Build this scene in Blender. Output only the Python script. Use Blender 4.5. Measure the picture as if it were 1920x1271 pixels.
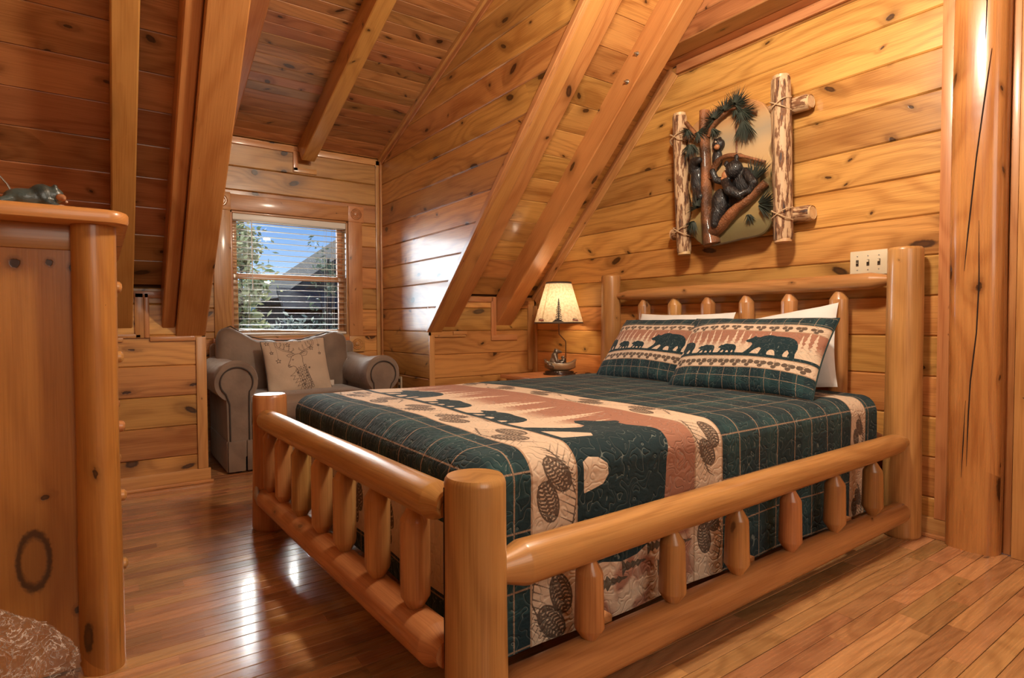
import bpy, bmesh, math, random
import numpy as np
from mathutils import Vector, Matrix
random.seed(7); RNG = np.random.default_rng(7)
for _o in list(bpy.data.objects): bpy.data.objects.remove(_o, do_unlink=True)
SC = bpy.context.scene
COL = SC.collection
PI = math.pi

# ------------------------------------------------------------------ camera
cam = bpy.data.cameras.new('camera'); camo = bpy.data.objects.new('camera', cam); COL.objects.link(camo)
cam.sensor_width = 36; cam.lens = 1092.94 * 36 / 1920; cam.clip_start = .02; cam.clip_end = 200
camo.matrix_world = Matrix(((.57628, -.022213, .81695, 0), (.817245, .020037, -.575943, 0), (-.003576, .999552, .0297, .95), (0, 0, 0, 1)))
SC.camera = camo

# ------------------------------------------------------------------ colour management
SC.view_settings.view_transform = 'Standard'; SC.view_settings.look = 'None'
SC.view_settings.gamma = 1; SC.view_settings.use_curve_mapping = False
SC.view_settings.exposure = -0.08

# ------------------------------------------------------------------ sky
w = bpy.data.worlds.new('sky'); SC.world = w; w.use_nodes = True
nt = w.node_tree; nt.nodes.clear()
wo = nt.nodes.new('ShaderNodeOutputWorld'); bg = nt.nodes.new('ShaderNodeBackground')
tc = nt.nodes.new('ShaderNodeTexCoord'); sep = nt.nodes.new('ShaderNodeSeparateXYZ')
rmp = nt.nodes.new('ShaderNodeValToRGB'); nz = nt.nodes.new('ShaderNodeTexNoise'); mx = nt.nodes.new('ShaderNodeMixRGB')
nt.links.new(tc.outputs['Generated'], sep.inputs[0]); nt.links.new(sep.outputs[2], rmp.inputs[0])
e = rmp.color_ramp.elements
e[0].position = 0.0; e[0].color = (.80, .88, .97, 1); e[1].position = .5; e[1].color = (.06, .17, .44, 1)
q = e.new(.06); q.color = (.40, .56, .80, 1); q = e.new(.17); q.color = (.10, .25, .58, 1)
nz.inputs['Scale'].default_value = 3.0; nz.inputs['Detail'].default_value = 5
nt.links.new(tc.outputs['Generated'], nz.inputs['Vector'])
r2 = nt.nodes.new('ShaderNodeValToRGB'); r2.color_ramp.elements[0].position = .52; r2.color_ramp.elements[1].position = .78
nt.links.new(nz.outputs[0], r2.inputs[0]); nt.links.new(r2.outputs[0], mx.inputs[0]); nt.links.new(rmp.outputs[0], mx.inputs[1])
mx.inputs[2].default_value = (.85, .9, .97, 1); nt.links.new(mx.outputs[0], bg.inputs[0]); bg.inputs[1].default_value = 1.7
nt.links.new(bg.outputs[0], wo.inputs[0])

def lamp(name, kind, loc, energy, color, size=None, look=None, angle=None, radius=None, sy=None):
    l = bpy.data.lights.new(name, kind); l.energy = energy; l.color = color
    if kind == 'AREA':
        l.size = size
        if sy: l.shape = 'RECTANGLE'; l.size_y = sy
    if radius: l.shadow_soft_size = radius
    if angle is not None: l.angle = angle
    o = bpy.data.objects.new(name, l); COL.objects.link(o); o.location = loc
    if look: o.rotation_euler = (Vector(look) - Vector(loc)).to_track_quat('-Z', 'Y').to_euler()
    return o
# hazy sun outside the window wall
lamp('sun', 'SUN', (-20, 4, 12), 11, (1, .96, .92), look=(-20 + 20, 4 - 3.6, 2.6), angle=math.radians(28))
# area lamp added outside, hidden from the camera, to brighten the alcove wall
lamp('daylight_fill', 'AREA', (-6.9, -.5, 1.7), 300, (.84, .92, 1), size=2.2, sy=1.8, look=(-4.4, 1.6, 1.35))
# room lighting: ceiling fitting over the bed, and the lights of the room behind the photographer
lamp('ceiling_light', 'POINT', (-1.05, 1.5, 2.50), 158, (1, .87, .68), radius=.12)
lamp('room_light', 'AREA', (1.6, .7, 2.1), 32, (1, .90, .76), size=1.6, look=(-1.8, 1.6, .6))

# ------------------------------------------------------------------ node helpers
class NT:
    def __init__(s, mat):
        mat.use_nodes = True; s.t = mat.node_tree; s.t.nodes.clear(); s.out = s.t.nodes.new('ShaderNodeOutputMaterial')
    def n(s, typ, **kw):
        nd = s.t.nodes.new('ShaderNode' + typ)
        for k, v in kw.items(): setattr(nd, k, v)
        return nd
    def lk(s, a, b): s.t.links.new(a, b)
    def inp(s, sock, v):
        if hasattr(v, 'is_output') or isinstance(v, bpy.types.NodeSocket): s.lk(v, sock)
        else:
            if isinstance(v, tuple) and len(v) == 3 and sock.type == 'RGBA': v = v + (1,)
            sock.default_value = v
    def m(s, op, a, b=0.0, c=None, clamp=False):
        nd = s.n('Math', operation=op, use_clamp=clamp); s.inp(nd.inputs[0], a); s.inp(nd.inputs[1], b)
        if c is not None: s.inp(nd.inputs[2], c)
        return nd.outputs[0]
    def vm(s, op, a, b=(0, 0, 0)):
        nd = s.n('VectorMath', operation=op); s.inp(nd.inputs[0], a)
        if op == 'SCALE': s.inp(nd.inputs[3], b)
        else: s.inp(nd.inputs[1], b)
        return nd.outputs[1] if op in ('LENGTH', 'DOT_PRODUCT', 'DISTANCE') else nd.outputs[0]
    def mix(s, f, a, b, mode='MIX'):
        nd = s.n('MixRGB', blend_type=mode); s.inp(nd.inputs[0], f); s.inp(nd.inputs[1], a); s.inp(nd.inputs[2], b); return nd.outputs[0]
    def ss(s, v, a, b, lo=0., hi=1.):
        nd = s.n('MapRange', interpolation_type='SMOOTHSTEP'); s.inp(nd.inputs[0], v); nd.inputs[1].default_value = a; nd.inputs[2].default_value = b
        nd.inputs[3].default_value = lo; nd.inputs[4].default_value = hi
        if a > b:
            nd.inputs[1].default_value = b; nd.inputs[2].default_value = a; nd.inputs[3].default_value = hi; nd.inputs[4].default_value = lo
        return nd.outputs[0]
    def noise(s, v, scale, detail=2, rough=.5, dist=0):
        nd = s.n('TexNoise'); s.inp(nd.inputs['Vector'], v); nd.inputs['Scale'].default_value = scale
        nd.inputs['Detail'].default_value = detail; nd.inputs['Roughness'].default_value = rough; nd.inputs['Distortion'].default_value = dist
        return nd.outputs[0]
    def attr(s, name):
        nd = s.n('Attribute', attribute_name=name); return nd
    def sep(s, v):
        nd = s.n('SeparateXYZ'); s.inp(nd.inputs[0], v); return nd.outputs
    def comb(s, x, y, z=0.0):
        nd = s.n('CombineXYZ'); s.inp(nd.inputs[0], x); s.inp(nd.inputs[1], y); s.inp(nd.inputs[2], z); return nd.outputs[0]
    def bump(s, h, dist, strength=1.0):
        nd = s.n('Bump'); s.inp(nd.inputs['Height'], h); nd.inputs['Distance'].default_value = dist; nd.inputs['Strength'].default_value = strength
        return nd.outputs[0]
    def bsdf(s, col, rough=.5, normal=None, **kw):
        b = s.n('BsdfPrincipled'); s.inp(b.inputs['Base Color'], col); s.inp(b.inputs['Roughness'], rough)
        if normal is not None: s.lk(normal, b.inputs['Normal'])
        for k, v in kw.items(): s.inp(b.inputs[k.replace('_', ' ')], v)
        s.lk(b.outputs[0], s.out.inputs[0]); return b

def srgb(r, g, b):
    f = lambda c: (c / 255 / 12.92) if c <= 10 else ((c / 255 + .055) / 1.055) ** 2.4
    return (f(r), f(g), f(b))

def plain(name, col, rough=.5, metal=0., nscale=0, nstr=.0, coat=0., var=.0, **kw):
    m = bpy.data.materials.new(name); t = NT(m); tcn = t.n('TexCoord').outputs['Object']
    c = col; nrm = None
    if var:
        c = t.mix(t.ss(t.noise(tcn, 9, 3), .3, .7), tuple(x * (1 - var) for x in col), tuple(min(1, x * (1 + var)) for x in col))
    if nstr: nrm = t.bump(t.noise(tcn, nscale or 60, 3), nstr)
    t.bsdf(c, rough, nrm, Metallic=metal, Coat_Weight=coat, **kw); return m

def wood(name, light, dark, kx=1.6, ky=4.5, kr=.016, kprob=.55, rings=1., rough=.34, coat=.25, explicit=(), grain=1., var=.22, streak=.0, kdark=.93):
    """procedural pine: wc attribute = (along grain, across grain) in metres"""
    m = bpy.data.materials.new(name); t = NT(m)
    wc = t.attr('wc').outputs['Vector']; oi = t.n('ObjectInfo').outputs['Random']
    off = t.comb(t.m('MULTIPLY', oi, 97.3), t.m('MULTIPLY', oi, 41.7), t.m('MULTIPLY', oi, 13.1))
    P = t.vm('ADD', wc, off); x, y, z = t.sep(P)
    # knots
    vo = t.n('TexVoronoi', voronoi_dimensions='2D'); vo.inputs['Scale'].default_value = 1
    if 'Randomness' in vo.inputs: vo.inputs['Randomness'].default_value = .95
    PV = t.comb(t.m('MULTIPLY', x, kx), t.m('MULTIPLY', y, ky)); t.lk(PV, vo.inputs['Vector'])
    dx, dy, _ = t.sep(t.vm('SUBTRACT', PV, vo.outputs['Position']))
    cr, cg, cb = t.sep(vo.outputs['Color'])
    dx = t.m('DIVIDE', dx, kx); dy = t.m('DIVIDE', dy, ky)
    wob = t.m('MULTIPLY', t.m('SUBTRACT', t.noise(P, 90, 2), .5), .008)
    el = t.m('MULTIPLY_ADD', t.m('POWER', cb, 1.6), 1.1, .35); dx = t.m('ADD', dx, t.m('MULTIPLY', dy, t.m('MULTIPLY_ADD', cr, 2.4, -1.2)))
    r = t.m('ADD', t.m('SQRT', t.m('ADD', t.m('POWER', t.m('MULTIPLY', dx, el), 2), t.m('POWER', dy, 2))), wob)
    R = t.m('MULTIPLY', t.m('MULTIPLY_ADD', t.m('POWER', t.m('FRACT', t.m('MULTIPLY', cg, 7.3)), 2.2), 1.15, .32), kr)
    has = t.m('LESS_THAN', cg, kprob); R = t.m('MULTIPLY', R, has)
    rr = t.m('DIVIDE', r, t.m('MAXIMUM', R, .0005))
    halo = t.m('MULTIPLY', t.m('POWER', 2.718, t.m('MULTIPLY', t.m('POWER', t.m('DIVIDE', rr, 2.6), 2), -1)), has)
    km = t.ss(rr, 1.15, .75); ringm = None
    for (ex, ey, er, ee) in explicit:
        wx, wy, _ = t.sep(wc)
        r_ = t.m('ADD', t.m('SQRT', t.m('ADD', t.m('POWER', t.m('MULTIPLY', t.m('SUBTRACT', wx, ex), ee), 2), t.m('POWER', t.m('SUBTRACT', wy, ey), 2))), wob)
        q_ = t.m('DIVIDE', r_, abs(er))
        if er < 0: km = t.m('MAXIMUM', km, t.ss(q_, 1.1, .8)); halo = t.m('MAXIMUM', halo, t.ss(q_, 2.4, .8)); continue
        km = t.m('MAXIMUM', km, t.m('MULTIPLY', t.ss(q_, 1.15, .95), t.ss(q_, .62, .86))); halo = t.m('MAXIMUM', halo, t.ss(q_, 1.2, .7))
        halo = t.m('MAXIMUM', halo, t.m('POWER', 2.718, t.m('MULTIPLY', t.m('POWER', t.m('DIVIDE', q_, 2.0), 2), -1)))
    # cathedral grain
    warp = t.noise(t.comb(t.m('MULTIPLY', x, .9), t.m('MULTIPLY', y, 3.2), z), 1, 2, .45)
    f = t.m('ADD', t.m('MULTIPLY', y, 26 * rings), t.m('MULTIPLY', warp, 22 * rings))
    f = t.m('ADD', f, t.m('MULTIPLY', halo, 2.2))
    band = t.m('MULTIPLY_ADD', t.m('SINE', t.m('MULTIPLY', f, 2 * PI / 2.2)), .5, .5)
    band = t.m('POWER', band, 2.2)
    fine = t.noise(t.comb(t.m('MULTIPLY', x, 5), t.m('MULTIPLY', y, 210), z), 1, 2, .6)
    big = t.noise(t.comb(t.m('MULTIPLY', x, .8), t.m('MULTIPLY', y, 5), z), 1, 2)
    g = t.m('ADD', t.m('MULTIPLY', band, .17), t.m('ADD', t.m('MULTIPLY', fine, .62 * grain), t.m('MULTIPLY', big, .70)))
    col = t.mix(t.ss(g, .42, 1.12), light, dark)
    if streak:
        col = t.mix(t.m('MULTIPLY', t.ss(t.noise(t.comb(t.m('MULTIPLY', x, 3), t.m('MULTIPLY', y, 14), z), 1, 3), .5, .75), streak), col, tuple(c * .4 for c in dark))
    col = t.mix(t.m('MULTIPLY', halo, .72), col, tuple(c * .5 for c in dark))
    col = t.mix(t.m('MULTIPLY', km, kdark), col, (.040, .014, .005))
    core = t.m('MULTIPLY', t.ss(rr, .62, .3), km); col = t.mix(t.m('MULTIPLY', core, .5), col, tuple(c * .35 for c in dark))
    wn = t.n('TexWhiteNoise', noise_dimensions='1D'); t.lk(t.m('MULTIPLY', oi, 531.7), wn.inputs['W'])
    hs = t.n('HueSaturation'); t.lk(col, hs.inputs['Color']); t.lk(t.m('MULTIPLY_ADD', wn.outputs[0], var * 2, 1 - var), hs.inputs['Value'])
    t.lk(t.m('MULTIPLY_ADD', t.m('FRACT', t.m('MULTIPLY', oi, 77.1)), .02, .49), hs.inputs['Hue'])
    hgt = t.m('SUBTRACT', t.m('ADD', t.m('MULTIPLY', fine, .25), t.m('MULTIPLY', t.noise(P, 14, 2), .8)), t.m('MULTIPLY', km, .6))
    nr = t.bump(hgt, .0009, .8)
    ro = t.m('ADD', t.m('MULTIPLY', fine, .12), rough - .04)
    t.bsdf(hs.outputs[0], ro, nr, Coat_Weight=coat, Coat_Roughness=.12)
    return m

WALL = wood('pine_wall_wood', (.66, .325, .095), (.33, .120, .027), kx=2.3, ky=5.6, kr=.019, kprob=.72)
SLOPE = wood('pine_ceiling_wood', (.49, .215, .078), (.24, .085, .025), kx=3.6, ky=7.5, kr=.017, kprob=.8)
BEAM = wood('timber_beam_wood', (.60, .28, .085), (.40, .150, .036), kx=2.0, ky=5, kr=.018, kprob=.6, rings=.7, var=.08)
TRIM = wood('pine_trim_wood', (.62, .30, .11), (.38, .14, .04), kx=4.2, ky=9, kr=.006, kprob=.5, var=.12)
FLOOR = wood('oak_floor_wood', (.52, .265, .11), (.28, .12, .044), kx=.9, ky=4, kr=.008, kprob=.2, rough=.26, coat=.55, var=.3, rings=1.6, streak=.2)
LOG = wood('peeled_log_wood', (.56, .27, .092), (.32, .127, .038), kx=3.0, ky=6.5, kr=.009, kprob=.38, kdark=.6, rings=.8, rough=.33, coat=.3, var=.1)
POST = wood('pine_post_wood', (.60, .28, .08), (.34, .120, .028), kx=3.2, ky=6, kr=.017, kprob=.95, rough=.25, coat=.5, var=.04)
DRS = wood('dresser_wood', (.46, .19, .045), (.31, .110, .024), kx=2.8, ky=7, kr=.012, kprob=.5, rings=.55, var=.05, explicit=((-.285, -.160, .036, .45), (.495, -.138, -.011, .9), (.50, -.208, -.008, .9), (.49, -.258, -.009, .8), (-.44, -.25, -.008, .8)))
DARKGAP = plain('joint_shadow_wood', (.10, .04, .014), .8, nscale=20, nstr=.001)

# ------------------------------------------------------------------ mesh helpers
def tag(o, label=None, cat=None, group=None, kind=None):
    if label: o['label'] = label
    if cat: o['category'] = cat
    if group: o['group'] = group
    if kind: o['kind'] = kind
    return o
def empty(name, loc=(0, 0, 0), rz=0, **kw):
    o = bpy.data.objects.new(name, None); COL.objects.link(o); o.location = loc; o.rotation_euler = (0, 0, rz); o.empty_display_size = .05
    return tag(o, **kw)
def mkmesh(name, V, F, wc=None, smooth=False, sharp=None):
    me = bpy.data.meshes.new(name); me.from_pydata([tuple(v) for v in V], [], F); me.update()
    if wc is not None:
        a = me.attributes.new('wc', 'FLOAT_VECTOR', 'POINT'); a.data.foreach_set('vector', np.array(wc, dtype=np.float32).ravel())
    if smooth:
        me.polygons.foreach_set('use_smooth', [True] * len(me.polygons))
        if sharp is not None: me.set_sharp_from_angle(angle=sharp)
    return me
def put(name, me, mat, parent=None, M=None, **kw):
    if mat is not None and not me.materials: me.materials.append(mat)
    o = bpy.data.objects.new(name, me); COL.objects.link(o)
    if M is not None: o.matrix_world = M
    if parent is not None:
        o.parent = parent
        if M is not None:
            pm = parent.matrix_basis.copy(); o.matrix_parent_inverse = Matrix.Identity(4); o.matrix_basis = pm.inverted() @ M
            if parent.parent is not None: o.matrix_basis = (parent.parent.matrix_basis @ parent.matrix_basis).inverted() @ M
    return tag(o, **kw)
def frame(o, xd, nd):
    """matrix with local X along xd and local Z along nd"""
    x = Vector(xd).normalized(); z = Vector(nd); z = (z - x * z.dot(x)).normalized(); y = z.cross(x)
    return Matrix(((x.x, y.x, z.x, o[0]), (x.y, y.y, z.y, o[1]), (x.z, y.z, z.z, o[2]), (0, 0, 0, 1)))
def T(x, y, z): return Matrix.Translation((x, y, z))

def board(name, W, Tk, xb, xt, mat, M, parent=None, c=.004, **kw):
    """board: local x along, y across (-W/2..W/2), outer face at z=0, back at z=-Tk. xb/xt=(x0,x1) at y=-W/2 / +W/2"""
    h = W / 2; prof = [(-h, -Tk), (h, -Tk), (h, -c), (h - c, 0), (-h + c, 0), (-h, -c)]
    V = []; wc = []
    for e_ in (0, 1):
        for (y, z) in prof:
            f = (y + h) / W; x = xb[e_] * (1 - f) + xt[e_] * f
            V.append((x, y, z)); wc.append((x, y + (z if y > 0 else -z), 0))
    F = [(0, 1, 2, 3, 4, 5)[::-1], tuple(range(6, 12))] + [(i, (i + 1) % 6, 6 + (i + 1) % 6, 6 + i) for i in range(6)]
    me = mkmesh(name, V, F, wc); bm = bmesh.new(); bm.from_mesh(me); bmesh.ops.recalc_face_normals(bm, faces=bm.faces); bm.to_mesh(me); bm.free()
    return put(name, me, mat, parent, M, **kw)
_bc = {}
def stdboard(name, L, W, Tk, mat, M, parent=None, c=.004, **kw):
    k = (round(L, 4), round(W, 4), round(Tk, 4), mat.name, c)
    if k in _bc: return put(name, _bc[k], mat, parent, M, **kw)
    o = board(name, W, Tk, (-L / 2, L / 2), (-L / 2, L / 2), mat, M, parent, c, **kw); _bc[k] = o.data; return o

def box(name, lo, hi, mat, parent=None, bev=0.0, axis=0, seg=2, loc=None, **kw):
    """axis-aligned world box; axis = grain direction"""
    bm = bmesh.new(); bmesh.ops.create_cube(bm, size=1)
    ctr = [(a + b) / 2 for a, b in zip(lo, hi)]; dim = [abs(b - a) for a, b in zip(lo, hi)]
    bmesh.ops.scale(bm, vec=dim, verts=bm.verts)
    if bev: bmesh.ops.bevel(bm, geom=bm.edges[:], offset=min(bev, min(dim) * .45), segments=seg, profile=.6, affect='EDGES')
    me = bpy.data.meshes.new(name); bm.to_mesh(me); bm.free()
    co = np.array([v.co[:] for v in me.vertices]); o2 = [i for i in range(3) if i != axis]
    big = o2[0] if dim[o2[0]] > dim[o2[1]] else o2[1]; sm = o2[1] if big == o2[0] else o2[0]
    wc = np.stack([co[:, axis], co[:, big] + co[:, sm], np.zeros(len(co))], 1)
    a = me.attributes.new('wc', 'FLOAT_VECTOR', 'POINT'); a.data.foreach_set('vector', wc.astype(np.float32).ravel())
    if bev:
        me.polygons.foreach_set('use_smooth', [True] * len(me.polygons)); me.set_sharp_from_angle(angle=math.radians(40))
    return put(name, me, mat, parent, T(*ctr) if loc is None else loc, **kw)

def tube(name, pts, rad, mat, parent=None, seg=12, cap=True, smooth=True, flat=1.0, tip=False, **kw):
    """swept tube through world points; rad number or list"""
    P = [Vector(p) for p in pts]; n = len(P); rad = rad if isinstance(rad, (list, tuple)) else [rad] * n
    V = []; wc = []; s = 0; up = None
    for i, p in enumerate(P):
        d = (P[min(i + 1, n - 1)] - P[max(i - 1, 0)]).normalized()
        if up is None: up = Vector((0, 0, 1)) if abs(d.z) < .9 else Vector((1, 0, 0))
        a = d.cross(up).normalized(); b = a.cross(d).normalized(); up = b
        if i: s += (p - P[i - 1]).length
        for k in range(seg):
            th = 2 * PI * k / seg
            V.append(p + (a * math.cos(th) + b * math.sin(th) * flat) * rad[i]); wc.append((s, th * max(rad), 0))
    F = [(i * seg + k, i * seg + (k + 1) % seg, (i + 1) * seg + (k + 1) % seg, (i + 1) * seg + k) for i in range(n - 1) for k in range(seg)]
    if cap: F += [tuple(range(seg))[::-1], tuple(range((n - 1) * seg, n * seg))]
    c = sum(P, Vector()) / n
    me = mkmesh(name, [v - c for v in V], F, wc, smooth, math.radians(50))
    return put(name, me, mat, parent, T(*c), **kw)
def spline(pts, k=6):
    P = [np.array(p, float) for p in pts]; P = [2 * P[0] - P[1]] + P + [2 * P[-1] - P[-2]]; out = []
    for i in range(1, len(P) - 2):
        for j in range(k):
            u = j / k; a, b, c, d = P[i - 1:i + 3]
            out.append(.5 * ((2 * b) + (c - a) * u + (2 * a - 5 * b + 4 * c - d) * u * u + (3 * b - a - 3 * c + d) * u ** 3))
    out.append(P[-2]); return [tuple(o) for o in out]
def lathe(name, prof, mat, parent=None, loc=(0, 0, 0), seg=32, sx=1., sy=1., M=None, **kw):
    V = [];
    for (r, z) in prof:
        for k in range(seg): V.append((r * math.cos(2 * PI * k / seg) * sx, r * math.sin(2 * PI * k / seg) * sy, z))
    n = len(prof); F = [(i * seg + k, i * seg + (k + 1) % seg, (i + 1) * seg + (k + 1) % seg, (i + 1) * seg + k) for i in range(n - 1) for k in range(seg)]
    if prof[0][0] > 1e-6: F.append(tuple(range(seg))[::-1])
    if prof[-1][0] > 1e-6: F.append(tuple(range((n - 1) * seg, n * seg)))
    return put(name, mkmesh(name, V, F, [(v[2], math.atan2(v[1], v[0]) * .1, 0) for v in V], True, math.radians(40)), mat, parent, M if M is not None else T(*loc), **kw)

def logmesh(name, L, r0, r1, ends=('bevel', 'bevel'), seg=28, wob=.02, seed=0, facet=0., cone=.06):
    rg = random.Random(seed); ph = [rg.uniform(0, 6.28) for _ in range(6)]
    st = []
    def endst(kind, r, s0, sg):
        if kind == 'bevel': return [(s0, r * .9), (s0 + sg * .006, r * .97), (s0 + sg * .014, r)]
        if kind == 'cone': return [(s0, r * .30), (s0 + sg * .004, r * .36), (s0 + sg * cone * .9, r * .97), (s0 + sg * cone, r)]
        if kind == 'tenon': return [(s0, r * .62), (s0 + sg * .02, r * .64), (s0 + sg * (cone), r * .98), (s0 + sg * (cone + .006), r)]
        if kind == 'flat': return [(s0, r)]
    A = endst(ends[0], r0, 0, 1); B = endst(ends[1], r1, L, -1)[::-1]; a1 = A[-1][0]; b0 = B[0][0]; nm = max(3, int((b0 - a1) / .06))
    st = A + [(a1 + (b0 - a1) * i / nm, r0 + (r1 - r0) * (a1 + (b0 - a1) * i / nm) / L) for i in range(1, nm)] + B
    V = []; wc = []
    for (s, r) in st:
        for k in range(seg):
            th = 2 * PI * k / seg
            q_ = 1 + wob * (math.sin(2 * th + ph[0] + s * 2.1) + .6 * math.sin(3 * th + ph[1] - s * 3) + .7 * math.sin(s * 7 + ph[2]))
            if facet: q_ *= 1 - facet * (abs(math.sin(th * 4 + ph[3])) ** .6)
            V.append((s - L / 2, r * q_ * math.cos(th), r * q_ * math.sin(th))); wc.append((s, th * max(r0, r1), 0))
    n = len(st); F = [(i * seg + k, (i + 1) * seg + k, (i + 1) * seg + (k + 1) % seg, i * seg + (k + 1) % seg) for i in range(n - 1) for k in range(seg)]
    F += [tuple(range(seg)), tuple(range((n - 1) * seg, n * seg))[::-1]]
    me = mkmesh(name, V, F, wc, True, math.radians(32)); bm = bmesh.new(); bm.from_mesh(me); bmesh.ops.recalc_face_normals(bm, faces=bm.faces); bm.to_mesh(me); bm.free()
    return me
def log(name, a, b, r0, r1, mat=None, parent=None, **kw):
    a = Vector(a); b = Vector(b); kws = {k: kw.pop(k) for k in list(kw) if k in ('ends', 'seg', 'wob', 'seed', 'facet', 'cone')}
    me = logmesh(name, (b - a).length, r0, r1, **kws); d = (b - a).normalized()
    nd = Vector((0, 0, 1)) if abs(d.z) < .9 else Vector((-.8, .6, 0))
    return put(name, me, mat or LOG, parent, frame((a + b) / 2, d, nd), **kw)
# ================================================================== ROOM SHELL
K = -3.89; WX = -4.78; YH = 2.972; CY = 1.985; LY = .51; PITCH = .1775; Z0 = .17; ZC = 3.0; ZF = 2.54; YF = 2.735
U = Vector((.7203, 0, .6937)); N = Vector((.6937, 0, -.7203))          # up the main slope / into the room
XS = lambda z: K + (z - 1.15) / .963
zdorm = lambda x: 2.345 + .35 * (x - WX)
G = .0015
def rows(z0, z1):
    out = []; k = -1
    while True:
        a = Z0 + k * PITCH; b = a + PITCH; k += 1
        if b <= z0 + .01: continue
        if a >= z1 - .01: break
        out.append((max(a, z0), min(b, z1)))
    return out
def slab(name, quad, nd, th, mat, **kw):
    """backing slab: quad of world points (its front), extruded backwards by th"""
    nv = Vector(nd).normalized(); q_ = [Vector(p) for p in quad]; c = sum(q_, Vector()) / len(q_); n = len(q_)
    V = [p - c for p in q_] + [p - c - nv * th for p in q_]
    F = [tuple(range(n)), tuple(range(n, 2 * n))[::-1]] + [(i, n + i, n + (i + 1) % n, (i + 1) % n) for i in range(n)]
    me = mkmesh(name, V, F, [(v.x + v.y, v.z, 0) for v in V]); bm = bmesh.new(); bm.from_mesh(me); bmesh.ops.recalc_face_normals(bm, faces=bm.faces); bm.to_mesh(me); bm.free()
    return put(name, me, mat, None, T(*c), kind='structure', **kw)
def hplank(par, P0, xd, nd, z0, z1, b, t, mat=None, tk=.02, c=.006):
    """horizontal wall plank between heights z0..z1, P0 + xd*s ; (b,t) = s-range at bottom / top"""
    m0 = ((b[0] + b[1]) / 2); o = Vector(P0) + Vector(xd) * m0; o.z = (z0 + z1) / 2
    M = frame(o, xd, nd); up = (M.col[1].z > 0)
    bb = (b[0] - m0, b[1] - m0); tt = (t[0] - m0, t[1] - m0)
    if not up: bb, tt = tt, bb
    return board('plank', z1 - z0 - G, tk, bb, tt, mat or WALL, M, par, c)

# ---- headboard wall (faces -Y)
wh = slab('wall_headboard', [(K - .05, YH + .02, 0), (2.2, YH + .02, 0), (2.2, YH + .02, ZC), (XS(ZC), YH + .02, ZC), (K - .05, YH + .02, 1.1)], (0, -1, 0), .06, DARKGAP)
for (a, b) in rows(0, ZF):
    xl = lambda z: K if z < 1.15 else XS(z)
    hplank(wh, (0, YH, 0), (1, 0, 0), (0, -1, 0), a, b, (xl(a), -.93), (xl(b), -.93))
    for x0, x1 in ((-.56, .7), (.7, 2.2)): hplank(wh, (0, YH, 0), (1, 0, 0), (0, -1, 0), a, b, (x0, x1), (x0, x1))
# ---- knee walls (face +X)
wkr = slab('wall_knee_right', [(K - .021, CY + .03, 0), (K - .021, YH, 0), (K - .021, YH, 1.16), (K - .021, CY + .03, 1.16)], (1, 0, 0), .05, DARKGAP)
for (a, b) in rows(0, 1.15): hplank(wkr, (K, 0, 0), (0, 1, 0), (1, 0, 0), a, b, (CY + .002, YH), (CY + .002, YH))
wkl = slab('wall_knee_left', [(K - .021, -1.6, 0), (K - .021, LY - .03, 0), (K - .021, LY - .03, 1.16), (K - .02, -1.6, 1.16)], (1, 0, 0), .05, DARKGAP)
for (a, b) in rows(0, 1.15): hplank(wkl, (K, 0, 0), (0, 1, 0), (1, 0, 0), a, b, (-1.6, LY - .002), (-1.6, LY - .002))
# ---- dormer cheeks
wcr = slab('wall_dormer_right', [(WX - .1, CY + .021, 0), (K - .03, CY + .021, 0), (K - .03, CY + .021, 1.15), (XS(ZC), CY + .02, ZC), (-2.9, CY + .02, ZC), (WX - .1, CY + .02, 2.31)], (0, -1, 0), .05, DARKGAP)
for (a, b) in rows(0, ZC):
    rx = lambda z: (K if z < .873 else K + (z - .873) / .963); lx = lambda z: (WX if z < 2.345 else WX + (z - 2.345) / .35)
    if a < .873 < b:
        hplank(wcr, (0, CY, 0), (1, 0, 0), (0, -1, 0), a, b, (lx(a), K), (lx(b), K)); continue
    if a < 2.345 < b: hplank(wcr, (0, CY, 0), (1, 0, 0), (0, -1, 0), a, b, (WX, rx(a)), (WX, rx(b))); continue
    if lx(b) > -2.75: continue
    hplank(wcr, (0, CY, 0), (1, 0, 0), (0, -1, 0), a, b, (lx(a), rx(a)), (lx(b), rx(b)))
wcl = slab('wall_dormer_left', [(WX - .1, LY - .02, 0), (K - .02, LY - .02, 0), (K - .02, LY - .02, 1.15), (XS(ZC), LY - .02, ZC), (-2.9, LY - .02, ZC), (WX - .1, LY - .02, 2.31)], (0, 1, 0), .05, DARKGAP)
for (a, b) in rows(0, 2.9):
    rx = lambda z: (K if z < 1.16 else XS(z)); lx = lambda z: (WX if z < 2.345 else WX + (z - 2.345) / .35)
    ra = K if a < 1.16 else rx(a); rb = K if a < 1.16 else rx(b)
    hplank(wcl, (0, LY, 0), (1, 0, 0), (0, 1, 0), a, b, (lx(a), ra), (lx(b), rb))
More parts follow.
